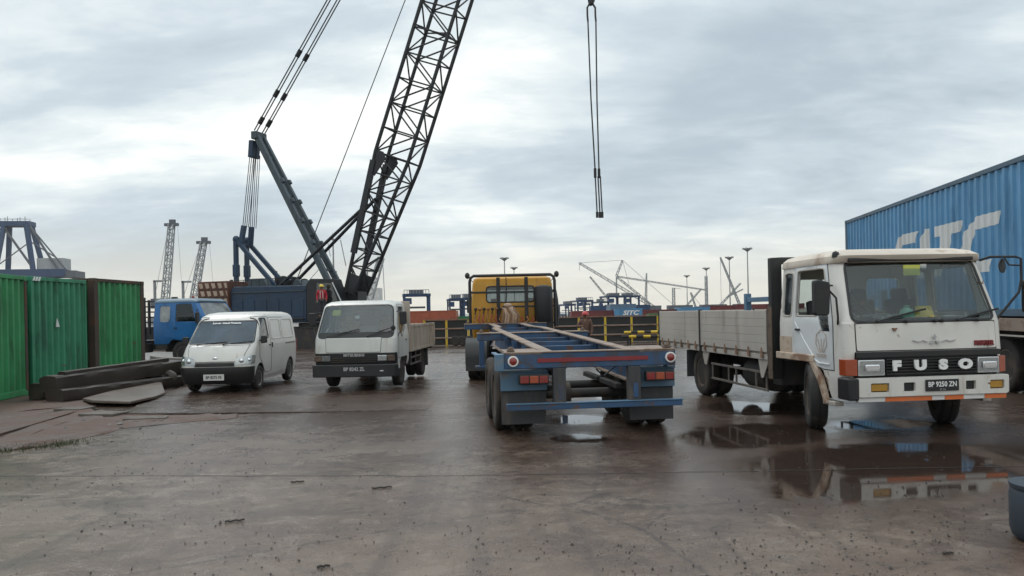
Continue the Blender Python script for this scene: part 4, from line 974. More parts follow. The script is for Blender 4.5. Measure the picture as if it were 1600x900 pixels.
# ------------------------------------------------------------------ small white flatbed lorry
K = thing('small_lorry', 'small white forward-control lorry with a low dropside bed', 'lorry', (-3.66, 17.72, .028), R(-3.2))
lv = [(.50, .06, 1.66, .93, .14, .06, .05), (.62, .02, 1.66, .955, .15, .06, .06), (.86, .0, 1.66, .965, .15, .06, .06), (1.18, .05, 1.66, .97, .15, .06, .06), (1.24, .09, 1.66, .965, .15, .06, .06), (1.94, .50, 1.64, .875, .15, .08, .06), (2.01, .60, 1.62, .85, .16, .10, .06), (2.06, .74, 1.58, .78, .18, .12, .05), (2.085, 1.0, 1.5, .6, .18, .15, .03)]
base = shell(lv); body = base.copy()
WS = rpoly([(-.885, 1.215), (.885, 1.215), (.80, 1.95), (-.80, 1.95)], .11)
DW = rpoly([(.50, 1.38), (.66, 1.22), (.74, 1.22), (1.20, 1.44), (1.20, 1.90), (.72, 1.90)], .05); DO = [(.36, .72), (1.30, .72), (1.30, 1.96), (.70, 1.96), (.36, 1.30)]
AR = [(.44, .4), (.56, .66), (.80, .84), (1.2, .84), (1.46, .66), (1.52, .4)]
hole(body, WS, 'y', -1)
for s in (-1, 1): hole(body, DW, 'x', s); hole(body, AR, 'x', s)
RW = rpoly([(-.6, 1.45), (.6, 1.45), (.6, 1.82), (-.6, 1.82)], .06); hole(body, RW, 'y', 1)
surf(body, 'cab_body', 'white_canter', K, 0, .03)
w_ = surf(patch(base, WS, 'y', -1), 'windshield', 'glass_grey', K, -.006, .005); surf(ring(base, WS, 'y', -1, .025), 'gasket', 'black_plastic', w_, .004, .008)
surf(patch(base, rpoly([(-.885, 1.215), (.885, 1.215), (.868, 1.335), (-.868, 1.335)], .04), 'y', -1), 'windshield_band', 'black_plastic', w_, .002, .006)
surf(patch(base, RW, 'y', 1), 'rear_window', 'glass_side', K, -.006, .005)
surf(patch(base, [(-.66, .875), (.60, .875), (.62, 1.20), (-.68, 1.20)], 'y', -1), 'hood', 'white_canter', K, .008, .01)
surf(ring(base, [(-.66, .875), (.60, .875), (.62, 1.20), (-.68, 1.20)], 'y', -1, .010), 'hood_seam', 'seam', K, .003, .006)
surf(patch(base, [(-.96, .60), (.96, .60), (.96, .855), (-.96, .855)], 'y', -1), 'grille', 'black_plastic', K, .012, .014)
gr = MB()
for k in range(3): gr.bx(-.55, .52, -.03, -.005, .645 + k * .045, .66 + k * .045)
gr.build('grille_bar', 'chassis_dark', K)
text('brand_letters', 'MITSUBISHI', .085, 'text_grey', K, (.0, -.034, .805), depth=.006, bold=.003, space=1.15)
for x0, x1 in ((-.94, -.52), (.52, .94)):
    s = 1 if x0 > 0 else -1; a, b_ = (x0 + .03, x0 + .24) if s > 0 else (x1 - .24, x1 - .03)
    hd = MB().bx(a, b_, -.035, .0, .67, .80).build('headlight', 'lamp_silver' if s > 0 else 'dash_grey', K, .01); MB().bx(a + .01, b_ - .01, -.042, -.036, .68, .79).build('lens', 'lens_clear', hd, .004)
    MB().bx(b_ + .01 if s > 0 else x0, x1 if s > 0 else a - .01, -.02, .06, .67, .80).build('indicator', 'rim_rust', K, .01)
MB().prism(rpoly([(-1.0, .16), (-.97, -.06), (-.8, -.12), (.8, -.12), (.97, -.06), (1.0, .16), (.93, .16), (.9, .0), (-.9, .0), (-.93, .16)][:6] + [(.93, .16), (-.93, .16)], .03), 'z', .31, .60).build('bumper', 'black_steel', K, .02)
MB().bx(.62, .70, -.128, -.12, .44, .46).build('bumper_mark', 'text_white', K)
text('plate_text', 'BP 8242 ZL', .115, 'text_grey', K, (.02, -.128, .49), depth=.004, bold=.003, sc=(.9, 1, 1))
for s in (-1, 1):
    d = patch(base, DO, 'x', s); hole(d, DW, 'x', s); do = surf(d, 'door', 'white_canter', K, .008, .012)
    surf(ring(base, DO, 'x', s, .012), 'door_seam', 'seam', do, .003, .006)
    surf(patch(base, DW, 'x', s), 'door_window', 'glass_side', do, -.006, .005); surf(ring(base, DW, 'x', s, .02), 'gasket', 'black_plastic', do, .012, .01)
    MB().bx(s * .968 - .01, s * .968 + .02 * s, 1.12, 1.24, 1.10, 1.13).build('handle', 'black_plastic', do, .004)
    MB().bx(s * .82, s * .95, .40, .56, .46, .72).build('step_panel', 'white_canter', K, .01)
    ma = MB().pipe([(s * .90, .52, 1.80), (s * 1.03, .40, 1.82), (s * 1.05, .40, 1.6)], .012, 6).pipe([(s * .96, .28, 1.22), (s * 1.03, .32, 1.36), (s * 1.05, .40, 1.52)], .012, 6).build('mirror_arm', 'black_steel', K)
    MB().prism(rpoly([(s * 1.0, 1.50), (s * 1.16, 1.50), (s * 1.16, 1.80), (s * 1.0, 1.80)], .03), 'y', .34, .42).build('mirror', 'black_plastic', ma, .015)
    wheel(K, s * .80, 1.05, .37, .20, s, 'rubber', 'rim_rust', hub=.06); wheel(K, s * .80, 4.05, .37, .20, s, 'rubber', 'rim_rust', hub=-.02, dual=True)
MB().lathe([(.0001, .02), (.05, .02), (.06, 0), (.0001, -.01)], (.90, .10, 1.42), 'y', 14).build('round_mirror', 'black_plastic', K)
wiper(K, (-.65, .06, 1.24), (-.15, .12, 1.35), .5); wiper(K, (.30, .06, 1.24), (.70, .14, 1.38), .45)
surf(patch(base, [(-.62, 1.74), (-.42, 1.74), (-.42, 1.87), (-.62, 1.87)], 'y', -1), 'permit_sticker', 'paper_yellow', K, -.015, .002)
surf(patch(base, [(-.06, 1.66), (.05, 1.66), (.05, 1.73), (-.06, 1.73)], 'y', -1), 'toll_sticker', 'cont_white', K, -.015, .002)
MB().bx(-.9, .9, .1, 1.6, .72, .78).build('cab_floor', 'interior', K); MB().prism([(.14, .78), (.14, 1.20), (.34, 1.26), (.52, 1.14), (.52, .78)], 'x', -.86, .86).build('dashboard', 'dash_grey', K, .02)
seat(K, -.48, 1.18, .86, 'seat_brown'); seat(K, .48, 1.18, .86, 'seat_brown'); steering(K, -.48, .72, 1.32, .19)
for x in (-.38, .38): MB().bx(x - .035, x + .035, .3, 5.4, .52, .70).build('chassis_rail', 'chassis_dark', K)
MB().bx(-.4, .4, .5, 1.5, .36, .7).bx(-.7, -.4, 2.2, 3.0, .4, .72).bx(.42, .8, 2.0, 2.6, .4, .74).build('engine', 'chassis_dark', K, .03)
MB().tube((-.8, 1.05, .37), (.8, 1.05, .37), .05, n=8).tube((-.8, 4.05, .37), (.8, 4.05, .37), .07, n=8).ball((0, 4.05, .37), .19, 10, 7).build('axle', 'chassis_dark', K)
MB().bx(-.96, .96, 1.82, 5.55, .80, .86).build('bed_floor', 'bed_wood', K)
for y in (2.1, 2.9, 3.7, 4.5, 5.3): MB().bx(-.94, .94, y - .035, y + .035, .71, .80).build('bed_bearer', 'chassis_dark', K)
MB().bx(-.98, .98, 1.74, 1.80, .78, 2.06).build('headboard', 'bed_wood', K, .01)
for s in (-1, 1):
    pn = MB().bx(s * .975 - .012, s * .975 + .012, 1.82, 5.52, .80, 1.40).build('dropside', 'bed_wood', K)
    MB().bx(s * .985 - .022, s * .985 + .022, 1.81, 5.54, 1.40, 1.47).build('top_rail', 'bed_wood', pn, .006); MB().bx(s * .985 - .02, s * .985 + .02, 1.81, 5.54, .78, .85).build('bottom_rail', 'bed_wood', pn, .006)
    for k in range(7): y = 1.86 + 3.62 * k / 6; MB().bx(s * 1.0 - .018, s * 1.0 + .018, y - .025, y + .025, .85, 1.40).build('post', 'bed_wood', pn)
    sg = MB()
    for z in (.45, .62): sg.bx(s * .93 - .012, s * .93 + .012, 2.0, 3.5, z - .02, z + .02)
    for y in (2.05, 2.7, 3.45): sg.bx(s * .93 - .01, s * .93 + .01, y - .02, y + .02, .43, .80)
    sg.build('side_guard', 'rim_grey', K)
    MB().bx(s * .62, s * .95, 4.52, 4.55, .25, .78).build('mudflap', 'mudflap', K)
MB().bx(-.96, .96, 5.50, 5.55, .80, 1.45).build('tailgate', 'bed_wood', K, .008)


# ------------------------------------------------------------------ skeletal trailer
TR = thing('skeletal_trailer', 'empty blue skeletal container trailer with rusty beams and rear underrun bar', 'trailer', (1.09, 10.78, 0), .1075)
PIT = .0205


def slope(mb):
    mb.v = [(x, y, z + PIT * y) for x, y, z in mb.v]; return mb


for s in (-1, 1):
    gx = lambda y: s * (.60 if y < 8.6 else .60 - .16 * min(1, (y - 8.6) / .9))
    bm_ = MB(); fl = MB(); ys = [.12, 2.5, 5, 7.5, 8.6, 9.5, 12.2]
    for a, b_ in zip(ys, ys[1:]):
        dz0, dz1 = (.40, .40) if b_ <= 8.6 else ((.40, .20) if a < 9 else (.20, .20))
        xa, xb = gx(a), gx(b_)
        bm_.add([(xa - .012, a, 1.165 - dz0), (xa + .012, a, 1.165 - dz0), (xa + .012, a, 1.165), (xa - .012, a, 1.165), (xb - .012, b_, 1.165 - dz1), (xb + .012, b_, 1.165 - dz1), (xb + .012, b_, 1.165), (xb - .012, b_, 1.165)], [(0, 1, 2, 3), (7, 6, 5, 4), (0, 4, 5, 1), (1, 5, 6, 2), (2, 6, 7, 3), (3, 7, 4, 0)])
        for zt, zb in ((1.19, 1.166), (None, None)):
            za0, za1 = (1.19, 1.19) if zt else (1.164 - dz0, 1.164 - dz1); h = .022
            fl.add([(xa - .085, a, za0 - h), (xa + .085, a, za0 - h), (xa + .085, a, za0), (xa - .085, a, za0), (xb - .085, b_, za1 - h), (xb + .085, b_, za1 - h), (xb + .085, b_, za1), (xb - .085, b_, za1)], [(0, 1, 2, 3), (7, 6, 5, 4), (0, 4, 5, 1), (1, 5, 6, 2), (2, 6, 7, 3), (3, 7, 4, 0)])
    slope(bm_).build('beam_web', 'trailer_blue', TR, smooth=0); slope(fl).build('beam_flange', 'rusty_deck', TR, smooth=0)
    for y in (1.6, 3.2, 4.8): slope(MB().prism([(s * .61, .82), (s * .61, 1.16), (s * .78, 1.16)] if s > 0 else [(s * .78, 1.16), (s * .61, 1.16), (s * .61, .82)], 'y', y - .01, y + .01)).build('gusset', 'trailer_blue', TR, smooth=0)
    for y in (2.2, 3.0): slope(MB().prism([(s * .585, .80), (s * .585, 1.15), (s * .36, .80)], 'y', y - .01, y + .01)).build('gusset', 'trailer_blue', TR, smooth=0)
for y in (1.0, 2.3, 3.6, 4.9, 7.2, 8.5, 10.2, 12.1): slope(MB().bx(-.58 if y < 9 else -.43, .58 if y < 9 else .43, y - .04, y + .04, .98, 1.12)).build('cross_member', 'trailer_blue', TR, .006)
for y in (6.1, 12.0):
    b_ = MB().bx(-1.21, 1.21, y - .11, y + .11, 1.02, 1.17); slope(b_).build('bolster', 'trailer_blue', TR, .01); slope(MB().bx(-1.22, 1.22, y - .13, y + .13, 1.171, 1.192)).build('bolster_plate', 'rusty_deck', TR, .003)
MB().bx(-1.22, 1.22, -.02, .13, .96, 1.175).build('rear_beam', 'trailer_blue', TR, .01); MB().bx(-1.22, 1.22, -.03, .16, 1.177, 1.195).build('rear_plate', 'rusty_deck', TR, .004)
MB().bx(-.76, .82, -.032, -.022, 1.045, 1.10).build('reflective_strip', 'red_paint', TR)
for x in (-1.10, 1.14):
    lp = MB().lathe([(.0001, 0), (.075, 0), (.075, -.03), (.06, -.035), (.055, -.03)], (x, -.02, 1.07), 'y', 20).build('marker_lamp', 'white_paint', TR); MB().lathe([(.0001, -.05), (.03, -.048), (.053, -.034), (.053, -.02)], (x, -.02, 1.07), 'y', 18).build('lens', 'red_lens', lp)
MB().bx(-1.20, 1.30, -.05, .03, .385, .465).build('underrun_bar', 'trailer_blue', TR, .006); MB().bx(-1.20, 1.32, -.06, .05, .467, .480).build('bar_plate', 'trailer_light', TR, .003)
for x in (-.45, .62): MB().bx(x - .09, x + .09, -.02, .10, .45, .96).build('bar_bracket', 'mudflap', TR, .008); MB().bx(x - .02, x + .05, -.028, -.021, .52, .72).build('bracket_stripe', 'trailer_blue', TR)
for x0 in (-1.02, .78):
    tl = MB().bx(x0, x0 + .42, -.03, .06, .74, .88).build('tail_lamp', 'black_plastic', TR, .01)
    for k in range(3): MB().bx(x0 + .015 + k * .135, x0 + .135 + k * .135, -.042, -.031, .76, .86).build('lens', 'red_lens' if k != 1 else 'orange_lens', tl, .006)
for s in (-1, 1):
    fx = s * .93
    MB().bx(fx - .32, fx + .32, .22, .245, .16, .78).build('mudflap', 'mudflap', TR, .004)
    MB().bx(fx - .33, fx + .33, .16, .215, .64, .90).bx(fx - .33, fx + .33, .12, .5, .90, .93).build('flap_bracket', 'trailer_light', TR, .006)
    MB().bx(s * 1.22 - .12, s * 1.22 + .0, -.01, .2, .93, 1.17).build('corner_box', 'trailer_light', TR, .01)
    MB().prism([(-.02, 1.196), (.55, 1.20), (.75, 1.205), (.55, 1.16), (-.02, 1.16)], 'x', s * .70, s * 1.2).build('corner_plate', 'rusty_deck', TR)
    for y in (.08, 6.1, 12.0):
        tl = slope(MB().bx(s * 1.12 - .05, s * 1.12 + .05, y - .07, y + .07, 1.20, 1.225).lathe([(.04, 1.225), (.04, 1.24), (.02, 1.265), (.0001, 1.27)], (s * 1.12, y, 0), 'z', 12)); tl.build('twist_lock', 'rim_rust', TR, .004)
    for y in (.95, 2.25): wheel(TR, s * 1.17, y, .50, .26, s, 'rubber_muddy', 'rim_rust', hub=.02, dual=True)
    slope(MB().bx(s * 1.0 - .06, s * 1.0 + .06, 7.8, 7.92, .32, 1.0).bx(s * 1.0 - .16, s * 1.0 + .16, 7.72, 8.0, .26, .32)).build('landing_leg', 'trailer_blue', TR, .008)
    for y in (.95, 2.25): MB().bx(s * .50 - .05, s * .50 + .05, y - .55, y + .55, .60, .68).build('leaf_spring', 'chassis_dark', TR, .01)
    MB().bx(s * 1.12 - .04, s * 1.12 + .04, .35, 3.0, 1.02, 1.05).build('mudguard', 'trailer_light', TR, .006)
for y in (.95, 2.25): MB().tube((-1.0, y, .5), (1.0, y, .5), .075, n=10).lathe([(.0001, -.12), (.17, -.11), (.17, .11), (.0001, .12)], (-.25, y, .5), 'x', 14).build('axle', 'chassis_dark', TR)
MB().lathe([(.0001, 0), (.13, .01), (.14, .05), (.14, .75), (.13, .79), (.0001, .8)], (.05, 2.9, .78), 'y', 16).build('air_tank', 'trailer_blue', TR)
MB().pipe([(.1, .1, .92), (.25, .3, .80), (.5, .6, .92)], .012, 6).build('hose', 'black_plastic', TR)
slope(MB().bx(-.42, .42, 9.6, 12.1, .985, 1.005)).build('kingpin_plate', 'chassis_dark', TR)

# ------------------------------------------------------------------ yellow prime mover (seen from behind)
Y = thing('prime_mover', 'yellow prime mover with a black rear rack coupled to the blue trailer', 'truck', (.02, 25.7, 0), math.pi)
lv = [(.95, .10, 2.4, 1.22, .15, .08, .03), (1.5, .02, 2.45, 1.25, .15, .08, .03), (1.9, .06, 2.45, 1.25, .15, .08, .03), (2.60, .40, 2.44, 1.21, .15, .09, .03), (2.78, .5, 2.40, 1.17, .18, .12, .03), (2.85, .8, 2.3, 1.04, .18, .18, .03)]
base = shell(lv); body = base.copy(); RW = rpoly([(-.64, 2.08), (.76, 2.08), (.76, 2.52), (-.64, 2.52)], .08); WS = rpoly([(-1.0, 1.75), (1.0, 1.75), (.95, 2.5), (-.95, 2.5)], .08); DW = rpoly([(.5, 1.75), (1.4, 1.75), (1.4, 2.4), (.68, 2.4)], .05)
hole(body, RW, 'y', 1); hole(body, WS, 'y', -1)
for s in (-1, 1): hole(body, DW, 'x', s)
surf(body, 'cab_body', 'yellow_cab', Y, 0, .03)
w_ = surf(patch(base, RW, 'y', 1), 'rear_window', 'glass_grey', Y, -.006, .005); surf(ring(base, RW, 'y', 1, .04), 'gasket', 'black_plastic', w_, .006, .012)
surf(patch(base, WS, 'y', -1), 'windshield', 'glass_side', Y, -.006, .005)
for s in (-1, 1): surf(patch(base, DW, 'x', s), 'door_window', 'glass_side', Y, -.006, .005)
for x in (-.95, -.75, .92): MB().bx(x - .012, x + .012, 2.45, 2.475, 1.1, 1.95).build('panel_rib', 'yellow_cab', Y, .004)
MB().bx(-1.0, 1.0, .2, 2.2, 1.2, 1.26).bx(-.9, .9, .1, .5, 1.26, 1.72).build('cab_interior', 'dash_grey', Y); seat(Y, .55, 1.3, 1.3); seat(Y, -.55, 1.3, 1.3)
rk = MB(); cx = [(-1.27, 1.30), (-1.27, 2.68), (-1.24, 2.80), (-1.15, 2.86), (1.15, 2.86), (1.24, 2.80), (1.27, 2.68), (1.27, 1.30)]
rk.pipe([(x, 2.72, z) for x, z in cx], .045, 8); fr_ = rk.build('rear_rack', 'black_steel', Y)
for x in (-.42, .42): MB().bx(x - .055, x + .055, 2.69, 2.75, 1.1, 2.80).build('rack_post', 'black_steel', fr_, .01)
for z, a, b_ in ((2.36, -1.25, 1.25), (1.92, -1.25, .3), (1.42, -1.25, 1.25)): MB().bx(a, b_, 2.70, 2.74, z - .03, z + .03).build('rack_rail', 'black_steel', fr_, .006)
MB().lathe([(.0001, 1.45), (.26, 1.45), (.28, 1.5), (.28, 2.40), (.25, 2.50), (.13, 2.54), (.0001, 2.55)], (-.93, 2.74, 0), 'z', 22).bx(-1.2, -.68, 2.5, 2.9, 1.05, 1.5).build('air_cleaner', 'black_plastic', Y)
MB().pipe([(-1.32, 2.5, 1.3), (-1.36, 2.5, 1.75), (-1.34, 2.4, 2.1), (-1.3, 2.3, 2.4)], .05, 8).build('exhaust_pipe', 'black_steel', Y)
for s in (-1, 1):
    ma = MB().pipe([(s * 1.17, .5, 2.5), (s * 1.38, .35, 2.45), (s * 1.42, .33, 2.2), (s * 1.18, .3, 1.8)], .016, 7).pipe([(s * 1.2, 2.0, 2.7), (s * 1.36, 2.1, 2.86)], .012, 6).build('mirror_arm', 'black_steel', Y)
    MB().prism(rpoly([(s * 1.33, 1.75), (s * 1.50, 1.75), (s * 1.50, 2.2), (s * 1.33, 2.2)], .05), 'y', .36, .46).build('mirror', 'black_plastic', ma, .012); MB().ball((s * 1.37, 2.1, 2.90), .085, 10, 7, (.9, .6, 1.15)).build('lamp', 'black_plastic', ma)
    wheel(Y, s * 1.08, 5.15, .51, .26, s, 'rubber', 'rim_rust', hub=.02, dual=True); wheel(Y, s * 1.08, 3.85, .51, .26, s, 'rubber', 'rim_rust', hub=.02, dual=True); wheel(Y, s * 1.05, .95, .51, .28, s, 'rubber', 'rim_rust', hub=.05)
    mg = [(5.15 + .58 * math.cos(t), .51 + .58 * math.sin(t)) for t in [math.pi * (-.06 + 1.0 * i / 12) for i in range(13)]]
    MB().prism([(a, b_) for a, b_ in mg] + [(5.15 + (a - 5.15) * .94, .51 + (b_ - .51) * .94) for a, b_ in mg[::-1]], 'x', s * .70, s * 1.26).build('mudguard', 'black_plastic', Y, smooth=30)
    MB().bx(s * .70, s * 1.25, 5.74, 5.77, .25, .62).build('mudflap', 'mudflap', Y)
    MB().bx(s * .42 - .04, s * .42 + .04, .6, 5.9, .80, 1.05).build('chassis_rail', 'chassis_dark', Y)
    MB().lathe([(.0001, 0), (.30, .01), (.32, .05), (.32, .85), (.30, .89), (.0001, .9)], (s * .95, 2.0, .75), 'y', 18).build('fuel_tank', 'chassis_dark', Y)
MB().lathe([(.2, 0), (.48, 0), (.5, .03), (.48, .06), (.2, .06)], (0, 4.5, 1.08), 'z', 22).build('fifth_wheel', 'chassis_dark', Y); MB().bx(-.6, .6, 2.9, 5.9, .86, .90).build('catwalk', 'trailer_blue', Y)
for y in (.95, 3.85, 5.15): MB().tube((-1, y, .51), (1, y, .51), .08, n=8).build('axle', 'chassis_dark', Y)
MB().lathe([(.07, 2.78), (.07, 2.86), (.05, 2.92), (.0001, 2.94)], (.07, 1.6, 0), 'z', 12).build('beacon', 'copper', Y)
# couplings and hoses on the headboard
for k in range(7):
    x = 1.1 - k * .125; MB().lathe([(.0001, 0), (.05, 0), (.05, .06), (.03, .09), (.0001, .10)], (x, 2.76, 1.86), 'y', 10).tube((x, 2.80, 1.86), (x + .02, 2.80, 1.70), .02, n=6).build('coupling', 'copper' if k % 2 else 'chassis_dark', Y)
    MB().pipe([(x, 2.82, 1.68), (x + .05, 2.92, 1.55), (x - .04, 2.95, 1.42), (x - .1, 2.9, 1.3)], .022, 6).build('hose', 'hose_red' if k % 3 else 'copper', Y)
for k in range(5):
    x = -.1 - k * .16; MB().pipe([(x, 2.76, 1.62), (x - .05, 2.85, 1.50), (x + .06, 2.9, 1.44), (x + .02, 2.86, 1.34)], .024, 6).build('hose', 'hose_red' if k % 2 else 'copper', Y)
MB().pipe([(.18, 2.78, 2.8), (.17, 2.8, 2.3), (.2, 2.85, 1.95)], .014, 6).build('cable', 'black_plastic', Y)
# tan strap bundle hung on the rack
sb = thing('strap_bundle', 'tan bundle of folded straps hanging on the yellow truck rear rack', 'straps', (-.12, 22.72, 1.42))
rnd = random.Random(8)
for k in range(7):
    x = -.16 + k * .055; L_ = rnd.uniform(.44, .56); MB().pipe([(x, 0, L_), (x + rnd.uniform(-.03, .05), -.07, L_ - .08), (x + .03 + .02 * k, -.09, .25), (x + .02 * k, -.06, .03)], .034, 6).build('strap', 'canvas_tan' if k % 3 else 'fence_rust', sb)
MB().ball((0, -.02, .54), .10, 10, 7, (1.2, .8, .7)).build('knot', 'canvas_tan', sb)

# ------------------------------------------------------------------ blue crew-cab lorry seen from its flank
B = thing('blue_lorry', 'blue lorry with black rack bed parked behind the white van', 'lorry', (-11.15, 29.75, 0), R(80))
lv = [(.82, .10, 2.27, 1.10, .12, .06, .03), (1.1, .0, 2.27, 1.14, .12, .06, .03), (1.66, .05, 2.27, 1.14, .12, .06, .03), (2.40, .46, 2.24, 1.06, .12, .08, .03)]
base = shell(lv, ns=18); body = base.copy(); WS = rpoly([(-1.0, 1.70), (1.0, 1.70), (.92, 2.36), (-.92, 2.36)], .08)
D1 = rpoly([(.50, 1.66), (1.32, 1.66), (1.32, 2.32), (.68, 2.32)], .05); D2 = rpoly([(1.56, 1.66), (1.98, 1.66), (1.98, 2.26), (1.56, 2.26)], .08); AR = [(.45, .7), (.55, .92), (.8, 1.08), (1.3, 1.08), (1.58, .92), (1.7, .7)]
hole(body, WS, 'y', -1)
for s in (-1, 1): hole(body, D1, 'x', s); hole(body, D2, 'x', s); hole(body, AR, 'x', s)
bmesh.ops.delete(body, geom=[f for f in body.faces if f.normal.z > .9 and f.calc_center_median().z > 2.38], context='FACES')
surf(body, 'cab_body', 'blue_cab', B, 0, .03)
surf(shell([(2.39, .42, 2.28, 1.08, .13, .08, .03), (2.44, .42, 2.26, 1.05, .15, .1, .03), (2.52, .56, 2.2, .95, .18, .14, .03), (2.54, .8, 2.05, .75, .18, .18, .03)], ns=18), 'cab_roof', 'blue_roof', B, 0, .02)
surf(patch(base, WS, 'y', -1), 'windshield', 'pane_pale', B, -.006, .005)
for s in (-1, 1):
    surf(patch(base, D1, 'x', s), 'door_window', 'glass_side', B, -.006, .005); surf(patch(base, D2, 'x', s), 'rear_window', 'pane_pale', B, -.004, .005); surf(ring(base, D2, 'x', s, .03), 'gasket', 'blue_cab', B, .008, .012)
    d = patch(base, [(.40, .86), (1.42, 1.0), (1.42, 2.36), (.64, 2.36), (.40, 1.6)], 'x', s); hole(d, D1, 'x', s); do = surf(d, 'door', 'blue_cab', B, .010, .012); MB().bx(s * 1.15 - .015, s * 1.15 + .02, 1.26, 1.38, 1.40, 1.44).build('handle', 'black_plastic', do)
    ma = MB().pipe([(s * 1.1, .45, 2.15), (s * 1.35, .3, 2.1), (s * 1.35, .3, 1.4), (s * 1.12, .2, 1.3)], .014, 6).build('mirror_arm', 'black_steel', B); MB().prism(rpoly([(s * 1.28, 1.6), (s * 1.46, 1.6), (s * 1.46, 2.0), (s * 1.28, 2.0)], .04), 'y', .24, .32).build('mirror', 'black_plastic', ma, .01)
    wheel(B, s * .98, 1.05, .47, .24, s, 'rubber', 'rim_grey', hub=.05); wheel(B, s * .98, 5.6, .47, .24, s, 'rubber', 'rim_grey', hub=0, dual=True)
    MB().bx(s * .45 - .04, s * .45 + .04, .4, 7.5, .6, .85).build('chassis_rail', 'chassis_dark', B)
    sb_ = MB().bx(s * 1.14 - .02, s * 1.14 + .02, 2.75, 7.2, .95, 1.45).build('dropside', 'black_steel', B)
    for k in range(6): MB().bx(s * 1.17 - .02, s * 1.17 + .02, 2.8 + k * .84, 2.86 + k * .84, .9, 1.47).build('post', 'black_steel', sb_)
MB().bx(-1.1, 1.1, -.06, .1, .45, .8).build('bumper', 'black_steel', B, .02); MB().bx(-1.13, 1.13, 2.75, 7.2, .88, .95).build('bed_floor', 'chassis_dark', B)
MB().bx(-.5, .5, .4, 2.2, .5, .9).bx(-1.05, -.5, 2.7, 3.7, .5, .86).bx(-1.08, 1.08, 1.72, 2.22, .62, .84).build('engine', 'chassis_dark', B, .03)
rk = MB()
for x in (-1.08, 1.08): rk.bx(x - .05, x + .05, 2.62, 2.72, .85, 2.60)
for z in (1.45, 1.65, 1.85, 2.05, 2.25, 2.45): rk.bx(-1.05, 1.05, 2.64, 2.70, z - .025, z + .025); rk.bx(-1.13, -1.05, 2.42, 2.72, z - .02, z + .02)
rk.bx(-1.14, -1.06, 2.40, 2.47, 1.2, 2.5); rk.build('headboard', 'black_steel', B)
MB().lathe([(.06, 0), (.06, .06), (.04, .10), (.0001, .11)], (-.55, .95, 2.535), 'z', 12).build('beacon', 'red_lens', B); MB().box((-.3, 1.9, 2.57), (.12, .2, .10)).build('horn', 'black_plastic', B)
MB().bx(-1.0, 1.0, .15, 2.2, 1.0, 1.06).bx(-.95, .95, .15, .55, 1.06, 1.62).build('cab_interior', 'dash_grey', B); seat(B, -.55, 1.35, 1.15); seat(B, .55, 1.35, 1.15)

# ------------------------------------------------------------------ lattice boom crane
CR = thing('crawler_crane', 'dark navy lattice boom crane with tall mast and striped counterweight', 'crane', (-10.5, 44, 0), R(-18))
for y in (-2.0, 2.0):
    tk = MB(); pr = [(-4.6 + .55 * math.cos(t), .55 + .55 * math.sin(t)) for t in [math.pi / 2 + math.pi * i / 8 for i in range(9)]] + [(3.6 + .55 * math.cos(t), .55 + .55 * math.sin(t)) for t in [-math.pi / 2 + math.pi * i / 8 for i in range(9)]]
    tk.prism(pr, 'y', y - .4, y + .4); tk.build('crawler_track', 'chassis_dark', CR)
    sh = MB()
    for k in range(30):
        for z in (-.02, 1.10): sh.bx(-4.7 + k * .29, -4.7 + k * .29 + .2, y - .43, y + .43, z, z + .05)
    sh.build('track_shoes', 'chassis_dark', CR)
MB().bx(-3.2, 2.2, -1.7, 1.7, .45, 1.05).lathe([(1.3, 1.0), (1.35, 1.05), (1.35, 1.35), (1.3, 1.4)], (-.4, 0, 0), 'z', 26).build('undercarriage', 'chassis_dark', CR)
MB().prism([(-5.5, 1.75), (-5.5, 3.35), (-5.3, 3.55), (-.5, 3.5), (-.5, 1.45), (-4.8, 1.45)], 'y', -1.5, 1.5).build('upper_body', 'crane_navy', CR, .04)
for k in range(6): MB().bx(-5.4 + k * .81, -4.7 + k * .81, -1.53, -1.505, 1.75, 2.75).build('service_door', 'crane_navy', CR, .01)
MB().bx(-5.45, -.6, -1.56, -1.50, 3.18, 3.24).build('belt_rail', 'crane_grey', CR); MB().bx(-5.45, -.6, -1.75, -1.50, 1.62, 1.66).build('walkway', 'chassis_dark', CR)
for a, b_, z in ((-4.6, -3.2, 4.0), (-1.6, -.9, 3.85)): MB().prism([(a, 3.5), (a + .2, z), (b_ - .3, z), (b_, 3.5)], 'y', -1.2, -.2).build('engine_cover', 'crane_grey', CR, .03)
MB().prism([(-.45, 1.5), (-.45, 3.55), (-.2, 3.85), (1.2, 3.8), (1.75, 2.2), (1.6, 1.5)], 'y', -1.55, -.55).build('operator_cab', 'boom_black', CR, .03)
MB().prism([(.15, 2.5), (.25, 3.6), (1.15, 3.55), (1.55, 2.5)], 'y', -1.565, -1.552).build('cab_window', 'glass_grey', CR)
MB().bar((1.25, -1.62, 3.6), (1.95, -1.62, 2.2), .10, .02).build('cab_grab_rail', 'cont_white', CR)
MB().bx(-.5, 1.5, .5, 1.5, 1.5, 3.4).bx(1.2, 2.2, -.5, .5, 1.5, 3.1).build('boom_bracket', 'boom_black', CR, .03)
for k in range(9): rod(CR, 'handrail', (-5.2 + k * .55, -1.45, 3.5), (-5.2 + k * .55, -1.45, 4.0 if k > 4 else 3.9), .02, 'boom_black')
rod(CR, 'handrail', (-5.2, -1.45, 3.9), (-.8, -1.45, 3.98), .02, 'boom_black')
for k, (a, b_) in enumerate(((-2.8, .55), (-2.0, .4))): MB().lathe([(.0001, -.5), (b_, -.5), (b_, -.44), (b_ * .7, -.42), (b_ * .7, .42), (b_, .44), (b_, .5), (.0001, .5)], (a, .2, 3.6), 'y', 18).build('winch_drum', 'boom_black', CR)
MB().tube((-3.9, .6, 3.4), (-3.9, .6, 4.5), .09).build('exhaust_stack', 'cw_rust', CR)
